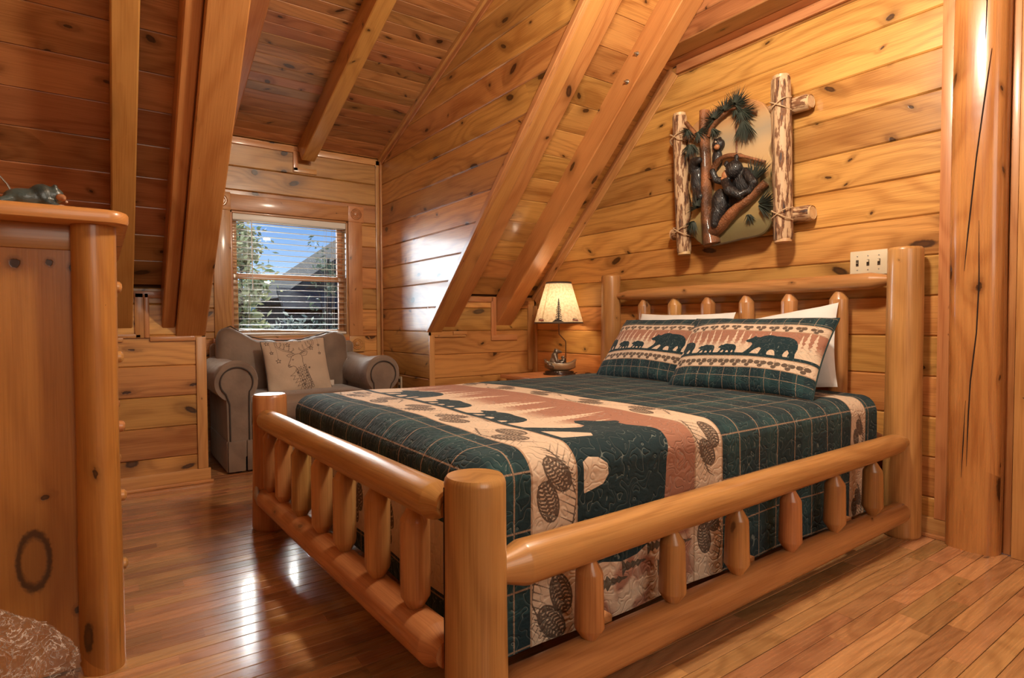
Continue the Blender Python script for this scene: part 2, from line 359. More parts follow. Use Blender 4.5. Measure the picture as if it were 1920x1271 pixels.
# ---- window wall (faces +X) with opening
OY0, OY1, OZ0, OZ1 = .80, 1.70, .83, 1.79
ww = slab('wall_window', [(WX - .02, LY - .05, 0), (WX - .02, OY0, 0), (WX - .02, OY0, 2.4), (WX - .02, LY - .05, 2.4)], (1, 0, 0), .14, DARKGAP)
for (y0, y1, z0, z1) in ((OY1, CY + .05, 0, 2.4), (OY0, OY1, 0, OZ0), (OY0, OY1, OZ1, 2.4)):
    s_ = slab('wall_window', [(WX - .02, y0, z0), (WX - .02, y1, z0), (WX - .02, y1, z1), (WX - .02, y0, z1)], (1, 0, 0), .14, DARKGAP)
for (a, b) in rows(0, 2.345):
    if b <= OZ0 or a >= OZ1: segs = [(LY, CY)]
    elif a < OZ0 - .02: hplank(ww, (WX, 0, 0), (0, 1, 0), (1, 0, 0), a, OZ0, (LY, CY), (LY, CY)); a = OZ0; segs = [(LY, OY0), (OY1, CY)]
    elif b > OZ1 + .02: hplank(ww, (WX, 0, 0), (0, 1, 0), (1, 0, 0), OZ1, b, (LY, CY), (LY, CY)); b = OZ1; segs = [(LY, OY0), (OY1, CY)]
    else: segs = [(LY, OY0), (OY1, CY)]
    for s in segs: hplank(ww, (WX, 0, 0), (0, 1, 0), (1, 0, 0), a, b, s, s)
# ---- main sloping ceiling, boards parallel to Y
def splank(par, s, wd, y0, y1, base=Vector((K, 0, 1.15)), u=U, n=N, mat=None):
    o = base + u * (s + wd / 2); o.y = (y0 + y1) / 2; M = frame(o, (0, 1, 0), n)
    stdboard('plank', y1 - y0, wd - G, .018, mat or SLOPE, M, par, .003)
SM = (ZC - 1.15) / U.z
for nm, y0, y1 in (('ceiling_slope_right', CY + .02, YH), ('ceiling_slope_left', -1.6, LY - .02)):
    B = Vector((K, 0, 1.15)) - N * .019; Tp = B + U * SM; B = B - U * .12
    cs = slab(nm, [(B.x, y0, B.z), (B.x, y1 + .1 * (y1 > 1), B.z), (Tp.x, y1 + .1 * (y1 > 1), Tp.z), (Tp.x, y0, Tp.z)], N, .05, DARKGAP)
    s = .02 - PITCH
    while s < SM:
        a = max(s, 0.0); b = min(s + .178, SM)
        if b - a > .03:
            splank(cs, a, b - a, y0, y1, mat=WALL if nm.endswith('right') else SLOPE)  # same boards; paler wood right, darker left puts the lighting into the colour
        s += .178
# ---- dormer ceiling
Ud = Vector((1, 0, .35)).normalized(); Nd = Vector((.35, 0, -1)).normalized(); SD = (-2.88 - WX) / Ud.x
B = Vector((WX, 0, 2.345)) - Nd * .016; B = B - Ud * .03; Tp = Vector((WX, 0, 2.345)) - Nd * .016 + Ud * SD
cd = slab('ceiling_dormer', [(B.x, LY, B.z), (B.x, CY, B.z), (Tp.x, CY, Tp.z), (Tp.x, LY, Tp.z)], Nd, .05, DARKGAP)
s = .02
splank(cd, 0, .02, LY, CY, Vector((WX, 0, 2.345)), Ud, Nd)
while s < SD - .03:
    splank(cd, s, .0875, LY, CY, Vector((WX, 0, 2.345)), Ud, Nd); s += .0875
# ---- flat ceilings (boards parallel to X)
cf = slab('ceiling_flat', [(XS(ZF) - .1, YF + .05, ZF + .018), (XS(ZF) - .1, YH + .02, ZF + .018), (2.2, YH + .02, ZF + .018), (2.2, YF + .05, ZF + .018)], (0, 0, -1), .03, DARKGAP)
fas = slab('ceiling_fascia', [(-2.75, YF + .021, ZF + .02), (2.2, YF + .021, ZF + .02), (2.2, YF + .021, ZC), (-2.75, YF + .021, ZC)], (0, -1, 0), .03, DARKGAP)
for (a, b) in rows(ZF, ZC): hplank(fas, (0, YF, 0), (1, 0, 0), (0, -1, 0), a, b, (XS(a) - .02, .6), (XS(b) - .02, .6), mat=SLOPE)
y = YF
while y < YH - .01:
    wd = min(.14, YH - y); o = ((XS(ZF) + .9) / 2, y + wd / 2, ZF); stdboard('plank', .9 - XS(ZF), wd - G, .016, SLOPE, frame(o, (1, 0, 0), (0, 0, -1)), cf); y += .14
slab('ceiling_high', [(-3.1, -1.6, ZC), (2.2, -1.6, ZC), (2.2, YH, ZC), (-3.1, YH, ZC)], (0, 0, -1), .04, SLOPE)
slab('wall_front', [(-4, -1.6, 0), (2.2, -1.6, 0), (2.2, -1.6, ZC), (-4, -1.6, ZC)], (0, 1, 0), .05, WALL)
slab('wall_side', [(2.2, -1.6, 0), (2.2, YH, 0), (2.2, YH, ZC), (2.2, -1.6, ZC)], (-1, 0, 0), .05, WALL)

# ---- floor: strips parallel to Y
FP = .0605
floor = slab('floor', [(WX - .1, -1.6, -.02), (2.2, -1.6, -.02), (2.2, YH + .3, -.02), (WX - .1, YH + .3, -.02)], (0, 0, 1), .08, DARKGAP)
CM = camo.matrix_world.inverted()
def prj(p):
    q_ = CM @ Vector(p)
    if q_.z > -.05: return None
    return (960 + 1092.94 * q_.x / -q_.z, 635.5 - 1092.94 * q_.y / -q_.z)
FB = []; x = -.626 + FP * 40; lens = [.32, .41, .48, .55, .63, .72, .84, .97]
rf = random.Random(11)
while x > WX - .05:
    y = -1.6 + rf.uniform(-.5, 0)
    while y < YH:
        L = rf.choice(lens); a = max(y, -1.6); b = min(y + L, YH); y += L
        if b - a > .02: FB.append((x - FP / 2, a, b))
    x -= FP
def area(bd):
    n_ = 0; c_ = 0
    pts = [prj((bd[0] + sx * FP / 2, yy, 0)) for sx, yy in ((-1, bd[1]), (1, bd[1]), (1, bd[2]), (-1, bd[2]))]
    if any(p is None for p in pts): return 0
    vis = any(-30 < p[0] < 1950 and p[1] < 1300 for p in pts)
    if not vis: return 0
    if bd[0] < K and not (LY < (bd[1] + bd[2]) / 2 < CY): return 0
    if -2.75 < bd[0] < -1.3 and bd[1] > .75: return 0
    ar = 0
    for i in range(4): ar += pts[i][0] * pts[(i + 1) % 4][1] - pts[i][1] * pts[(i + 1) % 4][0]
    return min(abs(ar) / 2, 9000)
FB.sort(key=area, reverse=True)
for (x, a, b) in FB[:295]:
    L = b - a; stdboard('floor_board', round(L, 2), FP - .0018, .018, FLOOR, frame((x, (a + b) / 2, rf.uniform(-.0004, .0004)), (0, 1, 0), (0, 0, 1)), floor, .0012)
V = []; F = []; wc = []
for (x, a, b) in FB[295:]:
    h = FP / 2 - .0009; c = .0012; i = len(V); oo = rf.uniform(0, 50)
    pr = [(-h, -.018), (-h, -c), (-h + c, 0), (h - c, 0), (h, -c), (h, -.018)]
    for yy in (a + .0005, b - .0005):
        for (px, pz) in pr: V.append((x + px, yy, pz)); wc.append((yy + oo, px + oo, 0))
    F += [(i + k, i + 6 + k, i + 7 + k, i + 1 + k) for k in range(5)] + [tuple(range(i, i + 6)), tuple(range(i + 6, i + 12))[::-1]]
put('floor_boards', mkmesh('floor_boards', V, F, wc), FLOOR, floor, Matrix.Identity(4), kind='stuff')
# ---- baseboards
def sbox(name, lo, hi, mat=TRIM, axis=0, bev=.004, **kw): return box(name, lo, hi, mat, None, bev, axis, kind='structure', **kw)
sbox('baseboard_knee_left', (K, -1.6, 0), (K + .018, LY + .012, .085), axis=1)
sbox('baseboard_shoe', (K + .018, -1.6, 0), (K + .034, LY + .025, .018), axis=1, bev=.006)
sbox('baseboard_headboard', (-3.85, YH - .018, 0), (-.95, YH, .085), axis=0)
sbox('baseboard_headboard_shoe', (-3.85, YH - .034, 0), (-.95, YH - .018, .018), axis=0, bev=.006)
sbox('baseboard_window', (WX, LY, 0), (WX + .018, CY, .085), axis=1)
sbox('baseboard_knee_right', (K, CY, 0), (K + .018, YH - .02, .085), axis=1)
# ---- trims
tn = [0]
def trim(lo, hi, axis): tn[0] += 1; return sbox('trim_%d' % tn[0], lo, hi, TRIM, axis, .005)
e_ = .014
trim((K, LY - .055, .085), (K + e_, LY, .868), 2)
trim((K, -1.6, .845), (K + e_, .10, .868), 1); trim((K, .225, .845), (K + e_, LY - .055, .872), 1)
trim((K, -.08, .865), (K + e_, .185, .888), 1); trim((K, .155, .865), (K + e_, .20, 1.12), 2); trim((K, .20, .865), (K + e_, .225, 1.12), 2)
trim((K, .15, 1.09), (K + e_, .30, 1.13), 1)
trim((K, CY, 0), (K + e_, CY + .045, .85), 2); trim((K, CY + .045, .835), (K + e_, 2.30, .85), 1); trim((K, 2.19, .85), (K + e_, 2.31, .88), 1)
trim((K, 2.2, 1.105), (K + e_, 2.55, 1.145), 1); trim((K, 2.535, .835), (K + e_, 2.582, 1.145), 2); trim((K, 2.535, .80), (K + e_, 2.79, .845), 1)
trim((K, 2.745, 1.085), (K + e_, 2.90, 1.12), 1)
trim((K, YH - .075, .55), (K + e_, YH - .022, 1.09), 2); trim((K + .001, YH - .022, 0), (K + .045, YH, 1.08), 2)
# dormer corner trims, top strip with the notch round the beam
trim((WX, CY - .045, 0), (WX + e_, CY, 2.335), 2); trim((WX + e_, CY - .016, 0), (WX + .05, CY, 2.32), 2)
trim((WX, LY, 2.285), (WX + e_, 1.265, 2.33), 1); trim((WX, 1.45, 2.285), (WX + e_, CY, 2.33), 1)
trim((WX, 1.262, 2.145), (WX + e_, 1.30, 2.30), 2); trim((WX, 1.262, 2.135), (WX + e_, 1.445, 2.175), 1)
def slopetrim(y0, y1, s0, s1, d0, d1, base=Vector((K, 0, 1.15)), u=U, n=N, mat=None):
    """bar running up a slope: y0..y1 wide, d0..d1 below the slope boards"""
    tn[0] += 1; o = base + u * ((s0 + s1) / 2) + n * d1; o.y = (y0 + y1) / 2
    ob = board('trim_%d' % tn[0], y1 - y0, d1 - d0, (-(s1 - s0) / 2, (s1 - s0) / 2), (-(s1 - s0) / 2, (s1 - s0) / 2), mat or TRIM, frame(o, u, n), None, .004, kind='structure'); return ob
slopetrim(YH - .03, YH - .001, 0, 1.99, 0, .03)
slopetrim(YH - .012, YH + .0, 0, 1.99, .03, .075)
slopetrim(CY - .028, CY - .001, .02, SD, 0, .035, Vector((WX, 0, 2.345)), Ud, Nd)
slopetrim(CY - .012, CY + .0, 0, SD, .035, .07, Vector((WX, 0, 2.345)), Ud, Nd)
slopetrim(CY - .014, CY - .0, -.19, SM, .168, .203)
slopetrim(CY + .0, CY + .022, -.19, SM, .19, .203)
sbox('trim_ceiling', (XS(ZF) + .04, YH - .022, ZF - .055), (-.94, YH, ZF), TRIM, 0, .006)
# ---- rafters
def rafter(name, y0, y1, d, s1, label, foot=True, base=Vector((K, 0, 1.15)), u=U, n=N, k=.963, s0=0.):
    o = base + n * d; o.y = (y0 + y1) / 2; W = y1 - y0; c = .006; h = W / 2
    prof = [(-h, -d + .001), (h, -d + .001), (h, -c), (h - c, 0), (-h + c, 0), (-h, -c)]; V = []; wc = []
    for e2 in (0, 1):
        for (yy, z) in prof:
            dd = d + z; x = (s0 - dd * k) if e2 == 0 else s1
            V.append((x, yy, z)); wc.append((x, yy + (z if yy > 0 else -z), 0))
    F = [(0, 1, 2, 3, 4, 5)[::-1], tuple(range(6, 12))] + [(i, (i + 1) % 6, 6 + (i + 1) % 6, 6 + i) for i in range(6)]
    me = mkmesh(name, V, F, wc); bm = bmesh.new(); bm.from_mesh(me); bmesh.ops.recalc_face_normals(bm, faces=bm.faces); bm.to_mesh(me); bm.free()
    return tag(put(name, me, BEAM, None, frame(o, u, n)), label, 'beam')
rafter('rafter', .05, .145, .165, SM, 'narrow sloping timber rafter with one big dark knot, just above the log dresser')
rafter('rafter', .285, .352, .165, SM, 'slim rafter set back on the left side of the wide rafter beside the window')
rafter('rafter', .354, LY - .001, .2, SM, 'wide sloping rafter at the left edge of the window alcove')
rafter('rafter', CY + .021, 2.10, .2, SM, 'wide sloping rafter at the right edge of the window alcove')
rafter('rafter', 2.102, 2.215, .172, SM, 'slim rafter doubled against the right side of the alcove edge rafter')
r2o = rafter('rafter', 2.587, 2.735, .165, SM, 'sloping rafter with two steel bolts, behind the table lamp')
dr = rafter('ceiling_beam', 1.30, 1.405, .158, SD - .04, 'beam under the dormer ceiling ending above the window', base=Vector((WX, 0, 2.345)), u=Ud, n=Nd, k=-.35)
rafter('ceiling_beam', .68, .79, .125, SD - .04, 'dormer ceiling beam half hidden behind the wide left rafter', base=Vector((WX, 0, 2.345)), u=Ud, n=Nd, k=-.35)
STEEL = plain('zinc_steel', (.5, .5, .48), .35, 1.0, nscale=80, nstr=.0005)
for s_, dd in ((2.02, .06), (1.87, .105)):
    o = Vector((K, 0, 1.15)) + U * s_ + N * dd; o.y = 2.587
    b_ = lathe('bolt', [(.016, 0), (.016, .003), (.0095, .003), (.0095, .012), (.005, .012), (.005, .024), (0, .024)], STEEL, r2o, seg=6, M=frame(o, (0, 0, 1), (0, -1, 0)))
# ---- timber post and boards at the right end of the headboard wall
ph = []
pt = bmesh.new()
V = []; F = []; wc = []; ns = 26
for i in range(14):
    z = ZF * i / 13
    for k in range(ns):
        th = 2 * PI * k / ns; cx, sy_ = math.cos(th), math.sin(th)
        rx, ry = .093, .085
        ex = lambda v: math.copysign(abs(v) ** .62, v)
        V.append((-.862 + rx * ex(cx) + .002 * math.sin(z * 3), min(2.975 + ry * ex(sy_), 2.991), z)); wc.append((z, th * .09, 0))
F = [(i * ns + k, i * ns + (k + 1) % ns, (i + 1) * ns + (k + 1) % ns, (i + 1) * ns + k) for i in range(13) for k in range(ns)]
post = put('timber_post', mkmesh('timber_post', [(a + .862, b - 2.975, c) for a, b, c in V], F, wc, True, math.radians(50)), POST, None, T(-.862, 2.975, 0), label='thick rounded timber post with long drying cracks beside the headboard wall', )
post['category'] = 'post'
CRK = plain('crack_dark', (.02, .009, .005), .9, nscale=60, nstr=.001)
def crack(pts, wd=.0022):
    wd *= 1.5; return tube('crack', pts, [wd * .3] + [wd] * (len(pts) - 2) + [wd * .3], CRK, post, 5, flat=.6)
fy = 2.975 - .0846
crack([(-.832, fy, 2.5), (-.829, fy, 2.3), (-.833, fy + .0005, 2.05)], .003)
crack([(-.812, fy + .0005, 2.02), (-.83, fy, 1.85), (-.855, fy, 1.6), (-.878, fy, 1.3), (-.888, fy, 1.15)], .0028)
crack([(-.842, fy, 1.35), (-.838, fy, 1.1), (-.843, fy, .9), (-.86, fy, .7), (-.865, fy, .55), (-.868, fy, .35)], .0026)
crack([(-.875, fy, .62), (-.88, fy, .45), (-.885, fy, .3)], .0022)
sbox('trim_post', (-1.0, YH - .02, .085), (-.952, YH, ZF), TRIM, 2, .004)
sbox('trim_door_jamb', (-.768, YH + .005, 0), (-.742, YH + .05, ZF), TRIM, 2, .003)
sbox('trim_door_casing', (-.735, YH - .025, 0), (-.672, YH + .02, ZF - .25), TRIM, 2, .006)
sbox('trim_door_casing_outer', (-.668, YH - .012, 0), (-.55, YH + .02, ZF - .25), TRIM, 2, .004)
sbox('trim_door_head', (-.735, YH - .02, ZF - .248), (-.55, YH + .02, ZF), TRIM, 0, .004)
# ================================================================== LOG BED
bed = empty('log_bed', (-1.98, 1.8, 0), label='queen size peeled log bed with pointed spindles, head against the plank wall', cat='bed')
lg = lambda n, a, b, r0, r1, **k: log(n, a, b, r0, r1, LOG, bed, **k)
HL, HR, FL, FR = (-2.905, 2.885), (-1.10, 2.885), (-2.845, .632), (-1.058, .648)
lg('bed_post', (*HL, 0), (*HL, 1.265), .075, .064, seed=1); lg('bed_post', (*HR, 0), (*HR, 1.268), .076, .066, seed=2)
lg('bed_post', (*FL, 0), (*FL, .62), .080, .074, seed=3); nfp = lg('bed_post', (*FR, 0), (*FR, .622), .070, .066, seed=4, seg=40)
tube('drying_crack', [(-1.083, .5858, .60), (-1.0835, .5850, .45), (-1.0825, .5850, .2), (-1.083, .5846, .02)], .0014, CRK, nfp, 5)
lg('bed_rail', (-2.84, 2.895, 1.122), (-1.155, 2.895, 1.132), .034, .040, ends=('tenon', 'tenon'), seed=5, cone=.08, wob=.03)
lg('bed_rail', (-2.84, 2.895, .40), (-1.155, 2.895, .40), .04, .042, ends=('tenon', 'tenon'), seed=6)
lg('bed_rail', (-1.10, .605, .553), (-2.80, .600, .512), .044, .047, ends=('tenon', 'tenon'), seed=7, cone=.05, seg=36)
lg('bed_rail', (-1.10, .605, .228), (-2.86, .600, .150), .050, .047, ends=('tenon', 'tenon'), seed=8, wob=.010, cone=.05, seg=36)
lg('side_rail', (-1.072, .70, .396), (-1.078, 2.83, .425), .052, .042, ends=('tenon', 'tenon'), seed=9, cone=.075, seg=40, wob=.018)
lg('side_rail', (-1.075, .70, .096), (-1.080, 2.87, .120), .056, .044, ends=('tenon', 'tenon'), seed=10, cone=.06, seg=40, wob=.010)
lg('side_rail', (-2.85, .70, .396), (-2.88, 2.83, .425), .050, .044, ends=('tenon', 'tenon'), seed=11)
lg('side_rail', (-2.85, .70, .10), (-2.88, 2.83, .12), .052, .044, ends=('tenon', 'tenon'), seed=12)
for i, x_ in enumerate((-2.615, -2.368, -2.124, -1.876, -1.633, -1.386)):
    lg('spindle', (x_, 2.90, .42), (x_, 2.90, 1.098), .040, .043, ends=('flat', 'cone'), seed=20 + i, facet=.05, cone=.05, seg=20)
for i, x_ in enumerate((-2.70, -2.49, -2.235, -1.98, -1.757, -1.495, -1.262)):
    f = (-1.10 - x_) / 1.7
    lg('spindle', (x_, .604, .228 - .078 * f + .034), (x_, .604, .553 - .041 * f - .026), .037, .037, ends=('cone', 'cone'), seed=30 + i, facet=.05, cone=.045, seg=20)
for i, y_ in enumerate((.995, 1.313, 1.622, 1.932, 2.238, 2.545)):
    f = (y_ - .7) / 2.13
    lg('spindle', (-1.076, y_, .096 + .024 * f + .038), (-1.076, y_, .396 + .029 * f - .038), .040, .036, ends=('cone', 'cone'), seed=40 + i, facet=.05, cone=.045, seg=20)
for i, y_ in enumerate((1.05, 1.72, 2.4)):
    box('bed_slat', (-2.82, y_, .135), (-1.12, y_ + .07, .155), TRIM, bed, .003, 0)
box('support_beam', (-1.97, .70, .09), (-1.90, 2.85, .134), TRIM, bed, .004, 1)

# ---- mattress
LINEN = plain('white_cotton', (.80, .78, .74), .85, nscale=160, nstr=.0006, var=.04)
def rbox(name, lo, hi, r, mat, parent=None, puff=0., sub=2, **kw):
    bm = bmesh.new(); bmesh.ops.create_cube(bm, size=1); ctr = [(a + b) / 2 for a, b in zip(lo, hi)]; dim = [b - a for a, b in zip(lo, hi)]
    bmesh.ops.scale(bm, vec=dim, verts=bm.verts); bmesh.ops.bevel(bm, geom=bm.edges[:], offset=r, segments=5, profile=.5, affect='EDGES')
    if puff: bmesh.ops.subdivide_edges(bm, edges=[e for e in bm.edges if e.calc_length() > .1], cuts=8, use_grid_fill=True)
    me = bpy.data.meshes.new(name); bm.to_mesh(me); bm.free()
    if puff:
        for v in me.vertices:
            f = [max(0., 1 - (2 * abs(c) / d) ** 4) for c, d in zip(v.co, dim)]
            for k in range(3):
                o2 = [j for j in range(3) if j != k]
                if abs(v.co[k]) > dim[k] / 2 - .004: v.co[k] += math.copysign(puff * f[o2[0]] * f[o2[1]], v.co[k])
    me.polygons.foreach_set('use_smooth', [True] * len(me.polygons))
    return put(name, me, mat, parent, T(*ctr), **kw)
mat_ = rbox('mattress', (-2.745, .775, .36), (-1.225, 2.84, .598), .06, LINEN, None, label='white mattress on the log bed, its edge showing past the quilt by the headboard', cat='mattress')
rbox('box_spring', (-2.745, .775, .157), (-1.225, 2.84, .356), .03, plain('ticking', (.62, .55, .46), .9), None, label='beige box spring low in the log bed frame under the quilt', cat='box spring')

# ---- signed distance fields drawn on a regular (s,t) grid
class Field:
    def __init__(s, S, Tt, far=.5): s.S = S; s.T = Tt; s.v = np.full((len(S), len(Tt)), far, np.float32)
    def win(s, x0, x1, y0, y1, m):
        i0, i1 = np.searchsorted(s.S, [x0 - m, x1 + m]); j0, j1 = np.searchsorted(s.T, [y0 - m, y1 + m]); return i0, i1, j0, j1
    def poly(s, P, m=.03):
        P = np.array(P, float); i0, i1, j0, j1 = s.win(P[:, 0].min(), P[:, 0].max(), P[:, 1].min(), P[:, 1].max(), m)
        if i1 <= i0 or j1 <= j0: return
        X, Y = np.meshgrid(s.S[i0:i1], s.T[j0:j1], indexing='ij'); d = np.full(X.shape, 1e9); ins = np.zeros(X.shape, bool)
        for k in range(len(P)):
            a = P[k]; b = P[(k + 1) % len(P)]; ex, ey = b - a; wx, wy = X - a[0], Y - a[1]; L = ex * ex + ey * ey + 1e-12
            h = np.clip((wx * ex + wy * ey) / L, 0, 1); d = np.minimum(d, (wx - ex * h) ** 2 + (wy - ey * h) ** 2)
            c = (a[1] > Y) != (b[1] > Y); ins ^= c & (X < ex * (Y - a[1]) / (ey if abs(ey) > 1e-12 else 1e-12) + a[0])
        d = np.sqrt(d); d = np.where(ins, -d, d); s.v[i0:i1, j0:j1] = np.minimum(s.v[i0:i1, j0:j1], d)
    def seg(s, a, b, w0, w1=None, m=.012):
        w1 = w0 if w1 is None else w1
        i0, i1, j0, j1 = s.win(min(a[0], b[0]), max(a[0], b[0]), min(a[1], b[1]), max(a[1], b[1]), m + max(w0, w1))
        if i1 <= i0 or j1 <= j0: return
        X = s.S[i0:i1, None]; Y = s.T[None, j0:j1]; ex, ey = b[0] - a[0], b[1] - a[1]; L = ex * ex + ey * ey + 1e-12
        h = np.clip(((X - a[0]) * ex + (Y - a[1]) * ey) / L, 0, 1); d = np.sqrt((X - a[0] - ex * h) ** 2 + (Y - a[1] - ey * h) ** 2) - (w0 + (w1 - w0) * h)
        s.v[i0:i1, j0:j1] = np.minimum(s.v[i0:i1, j0:j1], d)
    def line(s, pts, w, m=.012):
        for a, b in zip(pts[:-1], pts[1:]): s.seg(a, b, w, w, m)
BEAR = [(0, .36), (.02, .41), (.08, .455), (.115, .50), (.135, .545), (.165, .545), (.185, .515), (.24, .52), (.32, .575), (.40, .605), (.47, .60), (.55, .575), (.66, .57), (.78, .56), (.88, .52), (.95, .45), (.99, .35), (1.0, .24), (.975, .12), (.985, 0), (.86, 0), (.855, .06), (.87, .13), (.83, .20), (.79, .15), (.765, .07), (.78, 0), (.64, 0), (.625, .07), (.61, .13), (.57, .165), (.52, .16), (.485, .11), (.475, .05), (.50, 0), (.31, 0), (.335, .08), (.355, .17), (.31, .20), (.23, .13), (.14, .0), (.0, 0), (.07, .08), (.13, .17), (.16, .27), (.13, .32), (.05, .325)]
def bear(F_, x, y, L, h=1.0, m=.03): F_.poly([(x + p[0] * L, y + p[1] * L * h) for p in BEAR], m)
def tree(F_, x, y, H, Wd, rg, m=.02, up=1):
    n = max(5, int(H / .02)); Lp = []; Rp = []
    for i in range(n):
        f = i / n; wd = Wd / 2 * (1 - f) * rg.uniform(.8, 1.2); yy = y + up * H * f
        Lp += [(x - wd, yy), (x - wd * .35, yy + up * H / n * .75)]; Rp += [(x + wd * rg.uniform(.8, 1.1), yy + up * .004), (x + wd * .35, yy + up * H / n * .8)]
    F_.poly(Lp + [(x, y + up * H)] + Rp[::-1], m)
def cone(F_, x, y, s, rg, ang=0.):
    """pair of pine cones with a needle spray (dark print)"""
    ca, sa = math.cos(ang), math.sin(ang); R_ = lambda p: (x + (p[0] * ca - p[1] * sa) * s, y + (p[0] * sa + p[1] * ca) * s)
    for (cx, cy, a, b, tl) in ((-.22, .10, .30, .17, .5), (.10, -.14, .30, .17, .15)):
        ct, st = math.cos(tl), math.sin(tl); E_ = lambda u, v: R_((cx + u * a * ct - v * b * st, cy + u * a * st + v * b * ct))
        pts = [E_(math.cos(k / 18 * 2 * PI), math.sin(k / 18 * 2 * PI)) for k in range(19)]; F_.line(pts, .0027)
        for q_ in range(-4, 5):
            u = q_ / 5; hh = math.sqrt(1 - u * u)
            F_.line([E_(u - .12, -hh * .8), E_(u + .06, -hh * .35), E_(u - .06, 0), E_(u + .06, hh * .4), E_(u - .12, hh * .85)], .0028)
            F_.line([E_(u + .05, -hh), E_(u - .05, -hh * .55), E_(u + .08, -.15), E_(u - .05, .2), E_(u + .05, hh * .95)], .0016)
    for k in range(26):
        t0 = k / 26; bx, by = -.62 + 1.25 * t0, .12 + .25 * math.sin(t0 * 3) ; dl = rg.uniform(.18, .34); sg = 1 if k % 2 else -1
        F_.seg(R_((bx, by)), R_((bx - dl * .65, by + sg * dl * .8)), .0019, .0010)
    F_.line([R_((-.62, .12)), R_((-.2, .27)), R_((.2, .36)), R_((.66, .18))], .0022)
def meander(F_, S0, S1, T0, T1, rg): pass

# ---- quilt
def nonuni(segs):
    o = []
    for a, b, st in segs: o.append(np.arange(a, b - 1e-9, st))
    return np.concatenate(o + [[segs[-1][1]]])
S = nonuni([(-3.20, -2.4, .010), (-2.4, -1.55, .0048), (-1.55, -.695, .0034)])
TT = nonuni([(.30, .72, .0055), (.72, 1.75, .0034), (1.75, 2.80, .0048)])
sN, sF, tN, R0, ZT = -1.245, -2.715, .79, .075, .618
fb, ft, fc, fd = Field(S, TT), Field(S, TT), Field(S, TT), Field(S, TT)
fb.poly([(-3.5, 1.036), (-.5, 1.036), (-.5, 1.062), (-3.5, 1.062)], .2)
bear(fb, -1.45, 1.055, .60, 1.0, .06); bear(fb, -1.80, 1.05, .27, .8); bear(fb, -2.14, 1.05, .26, .8); bear(fb, -2.58, 1.05, .36, .95)
rt = random.Random(5)
for x_ in (-2.66, -2.24, -2.185, -1.87, -1.83, -1.52, -1.495, -2.75, -.90, -2.47, -2.06, -1.70, -1.40, -2.32):
    tree(ft, x_, 1.07, rt.uniform(.30, .42), rt.uniform(.10, .15), rt)
for x_ in (-1.15, -1.25): tree(ft, x_, 1.07, .36, .08, rt)
for x_, y_ in ((-.885, 1.10), (-.83, 1.20), (-.86, 1.31), (-.80, 1.12), (-.79, 1.36), (-.84, 1.42)): tree(fd, x_, y_, .11, .05, rt)
k = 0
for x_ in np.arange(-2.95, -.75, .30):
    cone(fc, x_ + .06, .962, .19, rt, rt.uniform(-.3, .3) + (PI if k % 2 else 0)); cone(fc, x_, 1.608, .17, rt, rt.uniform(-.25, .25) + (0 if k % 2 else PI))
    cone(fc, x_ + .1, 2.63, .125, rt, rt.uniform(-.2, .2)); k += 1
for x_ in np.arange(-2.9, -1.1, .24): cone(fc, x_, .47, .16, rt, rt.uniform(-.3, .3) + PI / 2)
SS, TTg = np.meshgrid(S, TT, indexing='ij')
a1 = np.maximum(SS - sN, 0); af = np.maximum(sF - SS, 0); a2 = np.maximum(tN - TTg, 0); aS = np.maximum(a1, af)
AA = np.hypot(aS, a2); arc = R0 * PI / 2
outw = np.where(AA < arc, R0 * np.sin(np.minimum(AA, arc) / R0), R0); drop = np.where(AA < arc, R0 * (1 - np.cos(np.minimum(AA, arc) / R0)), R0 + AA - arc)
drop = np.minimum(drop, .50 + .1 * np.tanh((drop - .5).clip(0) * 4)); phi = np.arctan2(a2, aS + 1e-9); corner = np.sin(2 * phi) * (AA > 0)
fold = np.clip((drop - .05) / .3, 0, 1)
outw = outw + fold * (.006 * np.sin(TTg * 11 + 1) * (aS > 0) * np.cos(phi) + .006 * np.sin(SS * 12) * np.sin(phi)) + fold * corner * (.02 * np.sin(phi * 10) - .012)
sg = np.where(a1 > 0, 1, -1)
X = np.clip(SS, sF, sN) + sg * outw * np.cos(phi) * (AA > 0); Y = np.maximum(TTg, tN) - outw * np.sin(phi) * (AA > 0)
flat = np.clip(1 - AA / .05, 0, 1); cr = .012 * (1 - ((SS + 1.98) / .75) ** 2).clip(0) * flat
Zq = ZT - drop + cr + flat * (.0025 * np.sin(SS * 7 + TTg * 3) + .002 * np.sin(TTg * 9 - SS * 4) + .0012 * np.sin(SS * 23 + 2) * np.sin(TTg * 19))
hemz = .155 + .012 * np.sin(TTg * 6) * (aS > 0)
Zq = np.maximum(Zq, .105)
ni, nj = SS.shape
